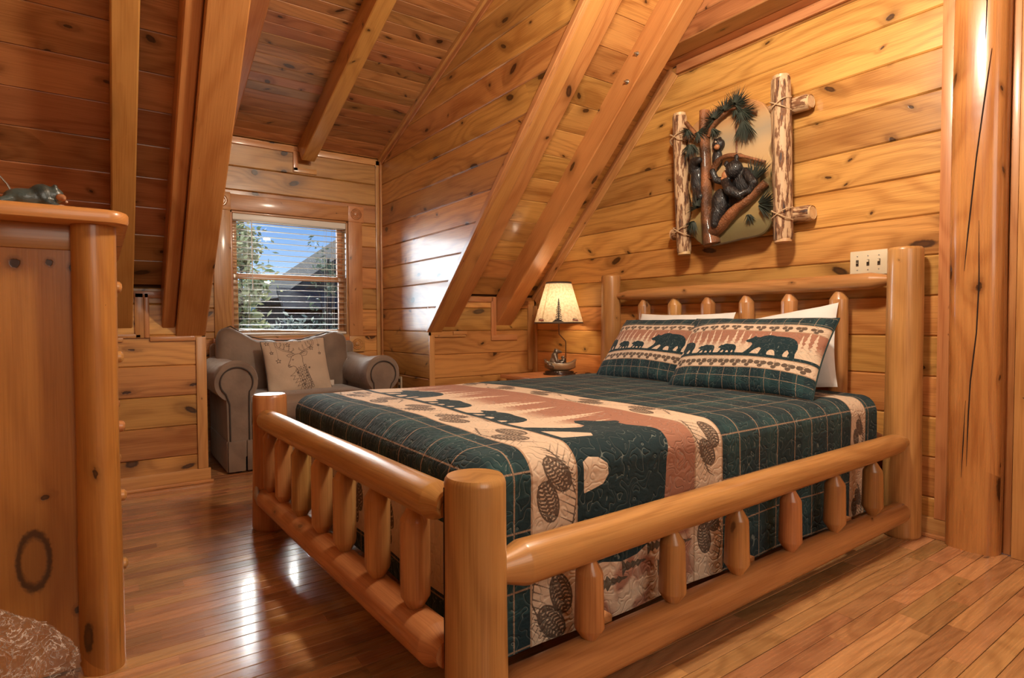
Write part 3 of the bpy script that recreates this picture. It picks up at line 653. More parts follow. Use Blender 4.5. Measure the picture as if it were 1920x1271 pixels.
def gridmesh(name, X, Y, Z, attrs, mat, parent=None, **kw):
    ni, nj = X.shape; co = np.stack([X, Y, Z], -1).reshape(-1, 3); c = co.mean(0); c = np.array([round(float(v), 3) for v in c]); co = co - c
    idx = np.arange(ni * nj).reshape(ni, nj); q_ = np.stack([idx[:-1, :-1], idx[1:, :-1], idx[1:, 1:], idx[:-1, 1:]], -1).reshape(-1, 4)
    me = bpy.data.meshes.new(name); me.vertices.add(len(co)); me.vertices.foreach_set('co', co.astype(np.float32).ravel())
    me.loops.add(q_.size); me.loops.foreach_set('vertex_index', q_.astype(np.int32).ravel())
    me.polygons.add(len(q_)); me.polygons.foreach_set('loop_start', np.arange(0, q_.size, 4, dtype=np.int32)); me.polygons.foreach_set('loop_total', np.full(len(q_), 4, np.int32))
    me.polygons.foreach_set('use_smooth', np.ones(len(q_), bool)); me.update(calc_edges=True)
    for k, v in attrs.items():
        if v.ndim == 3: a = me.attributes.new(k, 'FLOAT_VECTOR', 'POINT'); a.data.foreach_set('vector', v.astype(np.float32).reshape(-1))
        else: a = me.attributes.new(k, 'FLOAT', 'POINT'); a.data.foreach_set('value', v.astype(np.float32).ravel())
    return put(name, me, mat, parent, T(*c), **kw)

GREEN = (.012, .031, .038); GREEN2 = (.023, .062, .066); CREAM = (.66, .50, .36); ROSE = (.36, .165, .105); TAN = (.42, .27, .17); BROWN = (.05, .028, .02)
def quiltmat(name, kind):
    m = bpy.data.materials.new(name); t = NT(m); st = t.attr('st').outputs['Vector']; s_, t_, _ = t.sep(st)
    A = lambda n: t.attr(n).outputs['Fac']
    edge = lambda v, e=.0007: t.ss(v, e, -e)
    def stripe(v, c, hw, e=.001): return t.ss(t.m('ABSOLUTE', t.m('SUBTRACT', v, c)), hw + e, hw - e)
    # plaid
    def per(v, p, ph): return t.m('ABSOLUTE', t.m('SUBTRACT', t.m('FRACT', t.m('ADD', t.m('DIVIDE', v, p), ph)), .5))
    sc = 1.0 if kind == 'quilt' else .45
    l1 = t.ss(per(t_, .118 * sc, .46), .026, .014); l2 = t.ss(per(s_, .150 * sc, .2), .022, .012)
    w1 = t.ss(per(t_, .236 * sc, .1), .17, .16); w2 = t.ss(per(s_, .30 * sc, .3), .17, .16)
    pl = t.mix(t.m('MULTIPLY', t.m('ADD', w1, w2), .5), GREEN, GREEN2)
    dash = t.ss(t.noise(t.vm('SCALE', st, 420), 1, 1), .38, .5)
    pl = t.mix(t.m('MULTIPLY', t.m('MAXIMUM', l1, l2), t.m('MULTIPLY_ADD', dash, .5, .34)), pl, TAN)
    if kind == 'quilt': B1, B2, B3, B4, G1 = (.886, 1.036), (1.036, 1.539), (1.539, 1.675), (2.568, 2.692), 1.25
    else: B1, B2, B3, B4, G1 = (.10, .158), (.158, .318), (.318, .362), (9, 9.1), .235
    nzl = t.m('MULTIPLY', t.m('SUBTRACT', t.noise(st, 30 / sc, 3), .5), .05 * sc)
    rosef = t.ss(t.m('ADD', t_, nzl), G1 - .09 * sc, G1 + .05 * sc); scene = t.mix(rosef, CREAM, ROSE)
    scene = t.mix(edge(A('tree')), scene, tuple(c * 1.02 for c in CREAM))
    if kind == 'quilt':
        low = t.ss(s_, -.90, -.88); scene = t.mix(low, scene, t.mix(t.ss(t.noise(st, 9, 2), .42, .55), ROSE, CREAM)); scene = t.mix(t.m('MULTIPLY', edge(A('dtree')), .9), scene, (.06, .05, .035))
    scene = t.mix(edge(A('bear')), scene, GREEN)
    inb = lambda b: t.m('MULTIPLY', t.m('GREATER_THAN', t_, b[0]), t.m('LESS_THAN', t_, b[1]))
    col = t.mix(inb(B2), pl, scene)
    cr_ = t.mix(t.m('MULTIPLY', edge(A('cone'), .0009), .88), CREAM, BROWN)
    inc = t.m('MAXIMUM', t.m('MAXIMUM', inb(B1), inb(B3)), inb(B4))
    if kind == 'quilt': inc = t.m('MAXIMUM', inc, inb((.37, .56)))
    col = t.mix(inc, col, cr_)
    for b in (B1[0], B1[1], B3[0], B3[1], B4[0], B4[1]): col = t.mix(stripe(t_, b, .003 * (.6 + .4 * sc)), col, TAN)
    # meander quilting thread + puckers
    nn = t.noise(st, 24 if kind == 'quilt' else 36, .0, .5, .9); fr = t.m('ABSOLUTE', t.m('SUBTRACT', t.m('FRACT', t.m('MULTIPLY', nn, 3.2)), .5))
    th = t.ss(fr, .028, .012); col = t.mix(t.m('MULTIPLY', th, .34), col, (.42, .48, .42))
    pk = t.noise(t.comb(t.m('MULTIPLY', s_, 1.), t.m('MULTIPLY', t_, .55)), 60, 3, .6)
    h = t.m('ADD', t.m('MULTIPLY', t.ss(fr, .0, .28), 1.0), t.m('MULTIPLY', pk, .9))
    if kind == 'quilt':
        # tight gathers where the quilt rolls over the foot end
        cz = t.m('MULTIPLY', t.ss(t_, .93, .80), t.ss(s_, -1.25, -1.45))
        ga = t.noise(t.comb(t.m('MULTIPLY', s_, 62), t.m('MULTIPLY', t_, 13)), 1, 3, .6, .5)
        h = t.m('ADD', h, t.m('MULTIPLY', t.m('MULTIPLY', ga, cz), 14.0))
    fz = t.noise(t.vm('SCALE', st, 900), 1, 1); nr = t.bump(t.m('ADD', h, t.m('MULTIPLY', fz, .10)), (.0022 if kind == 'quilt' else .0018), .8)
    t.bsdf(col, .88, nr, Sheen_Weight=.06, Sheen_Roughness=.5, Specular_IOR_Level=.25); return m
QM = quiltmat('quilt_fabric', 'quilt'); SHM = quiltmat('sham_fabric', 'sham')
quilt = gridmesh('quilt', X, Y, Zq, {'st': np.stack([SS, TTg, 0 * SS], -1), 'bear': fb.v, 'tree': ft.v, 'cone': fc.v, 'dtree': fd.v}, QM,
                 label='dark green plaid quilt with a band of walking bears, spread over the log bed', cat='quilt')

# ---- pillows
def pillowgrid(Wd, H, Dp, n=(150, 110), pinch=.05, pw=2.6, wr=.004, seed=0, side=1):
    u = np.linspace(-1, 1, n[0]); v = np.linspace(-1, 1, n[1]); Ug, Vg = np.meshgrid(u, v, indexing='ij')
    x = Ug * Wd / 2 * (1 - pinch * (1 - Vg ** 2)); y = Vg * H / 2 * (1 - pinch * 1.2 * (1 - Ug ** 2))
    ed = (1 - np.abs(Ug) ** pw).clip(0) * (1 - np.abs(Vg) ** pw).clip(0); th = Dp / 2 * ed ** .45
    rg = np.random.default_rng(seed); a = rg.uniform(0, 6, 6)
    wv = wr * (np.sin(Ug * 5 + a[0] + Vg * 3) + .7 * np.sin(Vg * 9 + a[1] - Ug * 2) + .5 * np.sin(Ug * 14 + Vg * 11 + a[2]) * (1 - ed)) * ed ** .3
    z = side * th + wv
    return x, y, z, Ug, Vg
def pillow(name, Wd, H, Dp, M, mat, fieldfn=None, n=(150, 110), seed=0, pinch=.05, **kw):
    out = []
    fr = None
    x1, y1, z1, Ug, Vg = pillowgrid(Wd, H, Dp, n, pinch, seed=seed)
    nb = (40, 30); x2, y2, z2, _, _ = pillowgrid(Wd, H, Dp, nb, pinch, seed=seed, side=-1)
    st = np.stack([(Ug * .5) * Wd, (Vg * .5 + .5) * H, 0 * Ug], -1)
    at = {'st': st}
    if fieldfn: at.update(fieldfn(np.linspace(-Wd / 2, Wd / 2, n[0]), np.linspace(0, H, n[1])))
    co = np.concatenate([np.stack([x1, y1, z1], -1).reshape(-1, 3), np.stack([x2, y2, z2], -1).reshape(-1, 3)])
    def quads(nn, o, fl):
        idx = np.arange(nn[0] * nn[1]).reshape(nn) + o; q_ = np.stack([idx[:-1, :-1], idx[1:, :-1], idx[1:, 1:], idx[:-1, 1:]], -1).reshape(-1, 4)
        return q_[:, ::-1] if fl else q_
    Q = np.concatenate([quads(n, 0, False), quads(nb, n[0] * n[1], True)])
    me = bpy.data.meshes.new(name); me.vertices.add(len(co)); me.vertices.foreach_set('co', co.astype(np.float32).ravel())
    me.loops.add(Q.size); me.loops.foreach_set('vertex_index', Q.astype(np.int32).ravel()); me.polygons.add(len(Q))
    me.polygons.foreach_set('loop_start', np.arange(0, Q.size, 4, dtype=np.int32)); me.polygons.foreach_set('loop_total', np.full(len(Q), 4, np.int32))
    me.polygons.foreach_set('use_smooth', np.ones(len(Q), bool)); me.update(calc_edges=True)
    for k, v in at.items():
        if v.ndim == 3:
            v = np.concatenate([v.reshape(-1, 3), np.tile([0, .03, 0], (nb[0] * nb[1], 1))]); a = me.attributes.new(k, 'FLOAT_VECTOR', 'POINT'); a.data.foreach_set('vector', v.astype(np.float32).ravel())
        else:
            v = np.concatenate([v.ravel(), np.full(nb[0] * nb[1], .5)]); a = me.attributes.new(k, 'FLOAT', 'POINT'); a.data.foreach_set('value', v.astype(np.float32))
    o = put(name, me, mat, None, M, **kw)
    # piped seam
    pts = [];
    for k in range(121):
        a = k / 120 * 4; sd = int(a) % 4; f = (a % 1) * 2 - 1
        uu, vv = [(f, -1), (1, f), (-f, 1), (-1, -f)][sd]
        pts.append((uu * Wd / 2 * (1 - pinch * (1 - vv ** 2)), vv * H / 2 * (1 - pinch * 1.2 * (1 - uu ** 2)), 0))
    return o, [M @ Vector(p) for p in pts]
def shamfields(Sg, Tg):
    b, tr, c = Field(Sg, Tg), Field(Sg, Tg), Field(Sg, Tg); rg = random.Random(3)
    b.poly([(-1, .158), (1, .158), (1, .176), (-1, .176)], .1)
    bear(b, .02, .172, .245, .82, .02); bear(b, -.235, .172, .10, .9, .01); bear(b, -.115, .172, .10, .9, .01); bear(b, -.43, .172, .17, .85, .02)
    for x_ in (-.33, -.29, -.255, -.21, -.17, -.13, -.085, -.045, -.01, .03, .27, .295, .325, .12): tree(tr, x_, .175, rg.uniform(.11, .165), rg.uniform(.036, .055), rg, .01)
    for k_ in range(11):
        x_ = -.31 + k_ * .062
        for (yy, s_) in ((.129, .056), (.340, .046)):
            for dx, dy, r in ((-.30, .02, .26), (.26, .02, .26), (0, -.28, .22)):
                c.poly([(x_ + (dx + r * math.cos(q_ / 8 * 2 * PI)) * s_, yy + (dy + r * .8 * math.sin(q_ / 8 * 2 * PI)) * s_) for q_ in range(8)], .006)
            for q_ in range(7): an = rg.uniform(0, 6.28); c.seg((x_, yy + .2 * s_), (x_ + math.cos(an) * s_ * .75, yy + math.sin(an) * s_ * .5), .0008, .0004, .006)
    return {'bear': b.v, 'tree': tr.v, 'cone': c.v}
PIPE = plain('dark_green_piping', (.010, .03, .03), .8, nscale=200, nstr=.0004)
def lean(c, ang, rz=0, rx=0):
    """pillow matrix: centre c, face towards -Y, tilted back by ang from vertical"""
    return T(*c) @ Matrix.Rotation(rz, 4, 'Z') @ Matrix.Rotation(PI / 2 - ang, 4, 'X') @ Matrix.Rotation(rx, 4, 'Z')
for c, rz, sd, lb in (((-2.265, 2.600, .782), -.02, 1, 'bear patterned pillow sham on the left, nearer the table lamp'),
                      ((-1.615, 2.505, .786), .09, 2, 'bear patterned pillow sham on the right, overlapping the other sham')):
    o, pp = pillow('pillow_sham', .71, .44, .16, lean(c, math.radians(38), rz), SHM, shamfields, (260, 190), sd, .045, label=lb, cat='pillow', group='bear pattern shams on the bed')
    tube('piping', pp, .004, PIPE, o, 6, cap=False)
for c, ang, rz, rx, sd, lb in (((-2.24, 2.765, .800), 20, 0, 0, 5, 'white bed pillow standing behind the left bear sham'),
                           ((-1.665, 2.752, .79), 22, .02, .17, 6, 'white bed pillow with one raised corner behind the right bear sham')):
    pillow('bed_pillow', .68, .42, .13, lean(c, math.radians(ang), rz, rx), LINEN, None, (60, 44), sd, .05, label=lb, cat='pillow', group='white pillows behind the shams')

# ================================================================== NIGHTSTAND + LAMP
ns_ = empty('nightstand', (-3.31, 2.69, 0), label='low honey pine nightstand between the bed and the knee wall', cat='nightstand')
box('top', (-3.62, 2.44, .528), (-3.00, 2.955, .555), TRIM, ns_, .008, 0)
box('body', (-3.585, 2.475, .05), (-3.035, 2.95, .528), BEAM, ns_, .004, 0)
for yy in (.33,): 
    d_ = box('drawer', (-3.55, 2.462, yy), (-3.07, 2.4755, yy + .16), TRIM, ns_, .004, 0)
    lathe('knob', [(.008, 0), (.009, .012), (.016, .02), (.014, .028), (0, .03)], LOG, d_, M=frame((-3.31, 2.462, yy + .08), (1, 0, 0), (0, -1, 0)), seg=16)
dd_ = box('door', (-3.55, 2.462, .08), (-3.07, 2.4755, .31), TRIM, ns_, .004, 0)
for xx in (-3.57, -3.05): box('leg', (xx - .02, 2.48, 0), (xx + .02, 2.52, .05), BEAM, ns_, .003, 2)
for xx in (-3.57, -3.05): box('leg', (xx - .02, 2.9, 0), (xx + .02, 2.94, .05), BEAM, ns_, .003, 2)

LX, LYY, LZ = -3.335, 2.775, .555
tl = empty('table_lamp', (LX, LYY, LZ), label='table lamp with parchment shade and a bronze bear sitting in a canoe, on the nightstand', cat='lamp')
DK = plain('dark_lacquer', (.035, .018, .012), .25, coat=.6, var=.2)
BRZ = plain('aged_bronze', (.20, .17, .14), .36, .75, nscale=70, nstr=.0015, var=.5)
CAN = plain('birch_canoe', (.30, .19, .10), .5, .25, nscale=50, nstr=.0012, var=.3)
ROD = plain('brown_metal_rod', (.13, .065, .04), .35, .7, nscale=50, nstr=.0003)
DIRL = math.radians(-35)          # canoe axis roughly across the view
lx, ly = .816 * 0 + .576, .817    # image-right direction in plan
ax = Vector((lx, ly, 0)).normalized(); ay = Vector((-ax.y, ax.x, 0))
LM = lambda x, y, z: Matrix(((ax.x, ay.x, 0, LX + ax.x * x + ay.x * y), (ax.y, ay.y, 0, LYY + ax.y * x + ay.y * y), (0, 0, 1, LZ + z), (0, 0, 0, 1)))
LP = lambda x, y, z: tuple(Vector((LX, LYY, LZ + z)) + ax * x + ay * y)
lathe('base', [(.118, 0), (.122, .006), (.120, .014), (.108, .016), (.108, .026), (.100, .030), (0, .031)], DK, tl, M=LM(.005, 0, 0), sy=.62, seg=40)
# canoe hull
V = []; F = []; nu = 25; nvv = 11
for i in range(nu):
    u = i / (nu - 1) * 2 - 1; wd = .042 * (1 - abs(u) ** 2.4) + .002; sh = .030 * abs(u) ** 3
    for j in range(nvv):
        a = PI * j / (nvv - 1); V.append((u * .112 + (.006 * u if j in (0, nvv - 1) else 0), -wd * math.cos(a), .0 + .055 * (1 - math.sin(a) ** .8) + sh))
F = [(i * nvv + j, (i + 1) * nvv + j, (i + 1) * nvv + j + 1, i * nvv + j + 1) for i in range(nu - 1) for j in range(nvv - 1)]
me = mkmesh('canoe', V, F, None, True); bm = bmesh.new(); bm.from_mesh(me); bmesh.ops.solidify(bm, geom=bm.faces[:], thickness=.004); bm.to_mesh(me); bm.free()
cn = put('canoe', me, CAN, tl, LM(.01, 0, .03))
tube('gunwale', [LP(.01 + u * .112, -(.042 * (1 - abs(u) ** 2.4) + .003), .085 + .03 * abs(u) ** 3) for u in np.linspace(-1, 1, 17)], .0028, BRZ, cn, 6)
def blobs(name, parts, mat, parent=None, vox=.006, **kw):
    """one continuous body: ellipsoids/limbs merged by voxel remesh. parts: (centre, radii, rot) or ('limb', pts, radii)"""
    bm = bmesh.new()
    for p in parts:
        if p[0] == 'limb':
            pts, rs = p[1], p[2]
            for i in range(len(pts) - 1):
                a, b = Vector(pts[i]), Vector(pts[i + 1]); n = max(2, int((b - a).length / (min(rs[i], rs[i + 1]) * .5)))
                for k_ in range(n + 1):
                    f = k_ / n; bmesh.ops.create_icosphere(bm, subdivisions=2, radius=rs[i] * (1 - f) + rs[i + 1] * f, matrix=T(*(a.lerp(b, f))))
        else:
            c, r = p[0], p[1]; rot = p[2] if len(p) > 2 else Matrix.Identity(4)
            bmesh.ops.create_icosphere(bm, subdivisions=3, radius=1, matrix=T(*c) @ rot @ Matrix.Diagonal((*r, 1)))
    me = bpy.data.meshes.new(name); bm.to_mesh(me); bm.free(); o = bpy.data.objects.new('tmp', me); COL.objects.link(o)
    md = o.modifiers.new('r', 'REMESH'); md.mode = 'VOXEL'; md.voxel_size = vox; md.use_smooth_shade = True
    sm = o.modifiers.new('s', 'SMOOTH'); sm.iterations = 2; sm.factor = .5
    dg = bpy.context.evaluated_depsgraph_get(); me2 = bpy.data.meshes.new_from_object(o.evaluated_get(dg)); bpy.data.objects.remove(o, do_unlink=True)
    c = sum((v.co for v in me2.vertices), Vector()) / max(1, len(me2.vertices))
    for v in me2.vertices: v.co -= c
    me2.name = name; me2.materials.clear(); return put(name, me2, mat, parent, T(*c), **kw)
blobs('sheet_corner', [((-2.80, .560, .172), (.030, .012, .030)), ((-2.775, .562, .150), (.018, .010, .022)), ((-2.82, .565, .195), (.016, .010, .016))], plain('beige_cloth', (.45, .36, .27), .85, nscale=60, nstr=.004), mat_, .005)
bp = [(LP(-.035, 0, .095), (.034, .034, .040)), (LP(-.030, 0, .135), (.026, .026, .034)), (LP(-.018, 0, .172), (.021, .021, .021)),
      ('limb', [LP(-.002, 0, .172), LP(.018, 0, .167)], [.014, .008]), (LP(-.026, -.015, .190), (.006, .006, .006)), (LP(-.026, .015, .190), (.006, .006, .006)),
      ('limb', [LP(-.03, -.026, .145), LP(-.018, -.036, .105), LP(.008, -.030, .085)], [.013, .012, .010]),
      ('limb', [LP(-.03, .026, .145), LP(-.010, .034, .110), LP(.02, .028, .09)], [.013, .012, .010]),
      ('limb', [LP(-.035, -.022, .08), LP(.004, -.022, .082), LP(.032, -.02, .098)], [.018, .014, .011]),
      ('limb', [LP(-.035, .022, .08), LP(.008, .022, .085), LP(.034, .02, .112)], [.018, .014, .012])]
blobs('bear', bp, BRZ, tl, .0035)
blobs('cub', [(LP(.035, .0, .105), (.016, .015, .022)), (LP(.033, 0, .13), (.012, .012, .012)), ('limb', [LP(.03, 0, .13), LP(.018, 0, .127)], [.008, .005])], BRZ, tl, .003)
blobs('pine_cover', [(LP(-.075 + .02 * math.sin(k_ * 2.1), -.02 + .022 * math.cos(k_ * 1.7), .075 + .010 * (k_ % 3)), (.020, .012, .010)) for k_ in range(7)] + [(LP(-.055, -.036, .062), (.035, .009, .014))], BRZ, tl, .003)
tube('rod', [LP(.052, .0, .05), LP(.052, 0, .235), LP(.050, 0, .25), LP(.014, 0, .29), LP(.004, 0, .30), LP(.002, 0, .33), LP(.002, 0, .62)], .0042, ROD, tl, 10)
# shade
SH0, SH1, ZR0, ZR1 = .386, .676, .182, .093
def shademat():
    m = bpy.data.materials.new('parchment_shade'); t = NT(m); st = t.attr('st').outputs['Vector']
    base = t.mix(t.ss(t.noise(st, 60, 4), .35, .7), (.82, .68, .46), (.66, .49, .29)); s_, t_, _ = t.sep(st)
    lace = t.ss(t.m('ABSOLUTE', t.m('SUBTRACT', s_, -.105)), .0055, .0045); base = t.mix(t.m('MULTIPLY', lace, .6), base, (.45, .28, .12))
    d = t.ss(t.attr('ink').outputs['Fac'], .0008, -.0008); col = t.mix(d, base, (.03, .022, .02))
    rd = t.ss(t.attr('ink2').outputs['Fac'], .0008, -.0008); col = t.mix(rd, col, (.30, .07, .05))
    tp = t.m('MAXIMUM', t.ss(t_, .010, .008), t.ss(t_, .289, .291)); col = t.mix(tp, col, (.05, .035, .03))
    b = t.bsdf(col, .7, t.bump(t.noise(st, 200, 2), .0004)); 
    tr = t.n('BsdfTranslucent'); t.inp(tr.inputs[0], col); mxs = t.n('MixShader'); mxs.inputs[0].default_value = .38
    t.lk(b.outputs[0], mxs.inputs[1]); t.lk(tr.outputs[0], mxs.inputs[2]); t.lk(mxs.outputs[0], t.out.inputs[0]); return m
nth, nz_ = 240, 90; th = np.linspace(-PI, PI, nth); hh = np.linspace(0, SH1 - SH0 + .012, nz_)
sarc = th * .14; fi, fi2 = Field(sarc, hh), Field(sarc, hh)
def ftree(F_, x, y, H, Wd, rg):
    F_.seg((x, y), (x, y + H), .0032, .0014, .02); n = 13
    for i in range(n):
        f = i / n; yy = y + H * (f * .86 + .04); wd = Wd / 2 * (1 - f) * rg.uniform(.7, 1.1)
        for sg_ in (-1, 1): F_.line([(x, yy + .008), (x + sg_ * wd * .55, yy + .001), (x + sg_ * wd, yy + .008)], .0026, .008)
rg_ = random.Random(4)
for c_ in (-.44 + .19, .012 + 0.0, .25, -.0): 
    pass
for xc in (0.0, .30, -.30): ftree(fi, xc, .012, .185, .05, rg_); fi.poly([(xc - .038, .010), (xc - .02, .026), (xc - .005, .034), (xc + .012, .022), (xc + .034, .010)], .01)
for xc in (-.115, .105, .41, -.41):
    for k_ in range(5): fi.line([(xc - .026 + k_ * .003, .018 + k_ * .004), (xc + .026 - k_ * .002, .017 + k_ * .004)], .0011, .008)
    fi2.poly([(xc - .024, .030), (xc - .018, .020), (xc + .018, .019), (xc + .026, .029), (xc, .026)], .01); fi.line([(xc - .034, .012), (xc + .034, .012)], .001, .008)
TH, HH = np.meshgrid(th, hh, indexing='ij'); RR = ZR0 + (ZR1 - ZR0) * HH / hh[-1]
vd = math.atan2(-LYY, -LX); ang = vd + TH
# orient so st s=0 faces the room
shade = gridmesh('lamp_shade', LX + .0 + RR * np.cos(ang), LYY + RR * np.sin(ang), LZ + SH0 - .004 + HH + 0 * RR, {'st': np.stack([TH * .14, HH, 0 * HH], -1), 'ink': fi.v, 'ink2': fi2.v}, shademat(), tl)
for (zz, rr_) in ((SH0 - .004, ZR0), (SH1 + .008, ZR1)): tube('shade_ring', [(LX + rr_ * math.cos(a), LYY + rr_ * math.sin(a), LZ + zz) for a in np.linspace(0, 2 * PI, 49)], .003, ROD, tl, 6, cap=False)
for k_ in range(3):
    a = k_ * 2.094; tube('spider_arm', [LP(.002, 0, .64), (LX + ZR1 * math.cos(a), LYY + ZR1 * math.sin(a), LZ + SH1 + .004)], .0015, ROD, tl, 6)
lathe('finial', [(.006, 0), (.008, .006), (.004, .012), (0, .016)], ROD, tl, LP(.002, 0, SH1 + .0), 16)
bl = bpy.data.materials.new('warm_bulb'); tb = NT(bl); em = tb.n('Emission'); em.inputs[0].default_value = (1, .62, .32, 1); em.inputs[1].default_value = 3; tb.lk(em.outputs[0], tb.out.inputs[0])
lathe('bulb', [(.0, 0), (.012, .0), (.014, .03), (.03, .065), (.026, .095), (0, .108)], bl, tl, LP(.002, 0, .45), 20)
lamp('lamp_bulb_light', 'POINT', LP(.002, -.0, .52), 8, (1, .80, .56), radius=.045)
tube('power_cord', [LP(.06, .05, .012), LP(.10, .08, .004), LP(.16, .14, .004)], .0025, DK, tl, 6)
# ================================================================== WINDOW
win = empty('window_1', (WX, 1.25, 0), kind='structure')
SASH = wood('sash_wood', (.58, .30, .13), (.36, .15, .05), kx=3, ky=8, kr=.004, kprob=.3, var=.06)
GX = WX - .095
wb = lambda n, lo, hi, ax, m=SASH, bev=.004, par=win: box(n, lo, hi, m, par, bev, ax)
wb('jamb', (WX - .14, OY0 - .001, OZ0), (WX - .001, OY0 + .018, OZ1), 2); wb('jamb', (WX - .14, OY1 - .018, OZ0), (WX - .001, OY1 + .001, OZ1), 2)
wb('head_jamb', (WX - .14, OY0, OZ1 - .018), (WX - .001, OY1, OZ1 + .001), 1); wb('sill', (WX - .14, OY0, OZ0 - .001), (WX + .01, OY1, OZ0 + .022), 1)
for nm, x0, x1, z0, z1 in (('upper_sash', GX - .032, GX - .004, 1.29, OZ1 - .02), ('lower_sash', GX - .002, GX + .026, OZ0 + .022, 1.328)):
    sa = empty(nm, (GX, 1.25, z0)); sa.parent = win; sa.matrix_parent_inverse = Matrix.Translation((-WX, -1.25, 0))
    def sb(n, lo, hi, ax_, m=SASH):
        o = box(n, lo, hi, m, None, .003, ax_); mw = o.matrix_world.copy(); o.parent = sa; o.matrix_basis = Matrix.Translation((-GX, -1.25, -z0)) @ o.matrix_basis; return o
    sb('stile', (x0, OY0 + .018, z0), (x1, OY0 + .062, z1), 2); sb('stile', (x0, OY1 - .062, z0), (x1, OY1 - .018, z1), 2)
    sb('rail', (x0, OY0 + .062, z0), (x1, OY1 - .062, z0 + .04), 1); sb('rail', (x0, OY0 + .062, z1 - .042), (x1, OY1 - .062, z1), 1)
    gm = bpy.data.materials.get('window_glass')
    if gm is None:
        gm = bpy.data.materials.new('window_glass'); tg = NT(gm); tb_ = tg.n('BsdfTransparent'); gb = tg.n('BsdfGlossy'); gb.inputs['Roughness'].default_value = .02
        lw = tg.n('Fresnel'); lw.inputs[0].default_value = 1.45; ms = tg.n('MixShader'); tg.lk(lw.outputs[0], ms.inputs[0]); tg.lk(tb_.outputs[0], ms.inputs[1]); tg.lk(gb.outputs[0], ms.inputs[2]); tg.lk(ms.outputs[0], tg.out.inputs[0])
        tb_.inputs[0].default_value = (.93, .96, .96, 1)
    sb('pane', ((x0 + x1) / 2 - .002, OY0 + .060, z0 + .038), ((x0 + x1) / 2 + .002, OY1 - .060, z1 - .040), 1, gm)
# casing with rosette blocks
wb('casing', (WX, OY1 - .002, .835), (WX + .018, OY1 + .115, OZ1 + .0), 2, TRIM); wb('casing', (WX, OY0 - .115, .835), (WX + .018, OY0 + .002, OZ1), 2, TRIM)
wb('casing', (WX, OY0 - .002, OZ1), (WX + .018, OY1 + .002, OZ1 + .12), 1, TRIM); wb('casing', (WX, OY0 - .002, OZ0 - .115), (WX + .018, OY1 + .002, OZ0), 1, TRIM)
for yc in (OY0 - .062, OY1 + .062):
    for zc in (OZ1 + .062, OZ0 - .062):
        rb_ = wb('rosette_block', (WX, yc - .066, zc - .066), (WX + .024, yc + .066, zc + .066), 1, TRIM)
        lathe('rosette', [(.046, 0), (.047, .004), (.043, .007), (.039, .003), (.034, .003), (.030, .007), (.026, .003), (.020, .003), (.016, .008), (0, .011)], TRIM, rb_, M=frame((WX + .024, yc, zc), (0, 1, 0), (1, 0, 0)), seg=32)
# ---- blind
blind = empty('window_blind', (WX - .03, 1.25, OZ1), label='white horizontal slat blind lowered with open slats in front of the window', cat='blind')
SLAT = plain('white_slat', (.80, .77, .70), .35, nscale=60, nstr=.0002); CORD = plain('blind_cord', (.78, .74, .66), .8, nscale=300, nstr=.0002)
BX = WX - .032
box('headrail', (BX - .03, OY0 + .02, OZ1 - .066), (BX + .03, OY1 - .02, OZ1 - .019), SLAT, blind, .004, 1)
V = []; 
for yy in (-.43, .43):
    for i in range(7):
        f = i / 6 * 2 - 1; V.append((f * .022, yy, .0014 * (1 - f * f)))
F = [(i, i + 1, 8 + i, 7 + i) for i in range(6)]
me = mkmesh('slat', V, F, None, True); bm = bmesh.new(); bm.from_mesh(me); bmesh.ops.solidify(bm, geom=bm.faces[:], thickness=.0015); bm.to_mesh(me); bm.free()
for k_ in range(19):
    z = OZ1 - .088 - k_ * .0452
    tilt = .0 if k_ < 17 else (.10 if k_ == 17 else .16)
    M = T(BX, 1.25, z) @ Matrix.Rotation(-.035 * (k_ == 18), 4, 'X') @ Matrix.Rotation(tilt, 4, 'Y')
    put('slat', me, SLAT, blind, M)
box('bottom_rail', (BX - .024, OY0 + .02, OZ0 + .026), (BX + .024, OY1 - .02, OZ0 + .040), SLAT, blind, .003, 1)
for yy in (.93, 1.52):
    for dx in (-.026, .026): tube('ladder_cord', [(BX + dx, yy, OZ1 - .06), (BX + dx, yy, OZ0 + .03)], .0009, CORD, blind, 5)
for yy in (1.56, 1.575): tube('pull_cord', [(BX + .034, yy, OZ1 - .06), (BX + .034, yy, .90)], .0011, CORD, blind, 5)
tube('tilt_wand', [(BX + .036, .95, OZ1 - .06), (BX + .036, .952, 1.2)], .004, SLAT, blind, 8)

# ================================================================== WALL ART
AY = YH
art = empty('bear_wall_art', (-1.99, AY, 1.78), label='carved wall art of two black bears in a tree, framed by split birch logs', cat='wall art')
def bark():
    m = bpy.data.materials.new('peeled_bark'); t = NT(m); wc = t.attr('wc').outputs['Vector']; x, y, z = t.sep(wc); oi = t.n('ObjectInfo').outputs['Random']
    P = t.comb(t.m('ADD', t.m('MULTIPLY', x, 9), t.m('MULTIPLY', oi, 40)), t.m('MULTIPLY', y, 42)); n = t.noise(P, 1, 4, .6)
    c = t.mix(t.ss(n, .47, .53), (.56, .37, .21), (.22, .095, .04)); c = t.mix(t.ss(n, .58, .63), c, (.05, .022, .014))
    t.bsdf(c, .6, t.bump(t.ss(n, .48, .62), .003)); return m
BARK = bark(); CUT = wood('cut_log_wood', (.72, .50, .27), (.55, .33, .15), kx=5, ky=20, kr=.002, kprob=.3, var=.04)
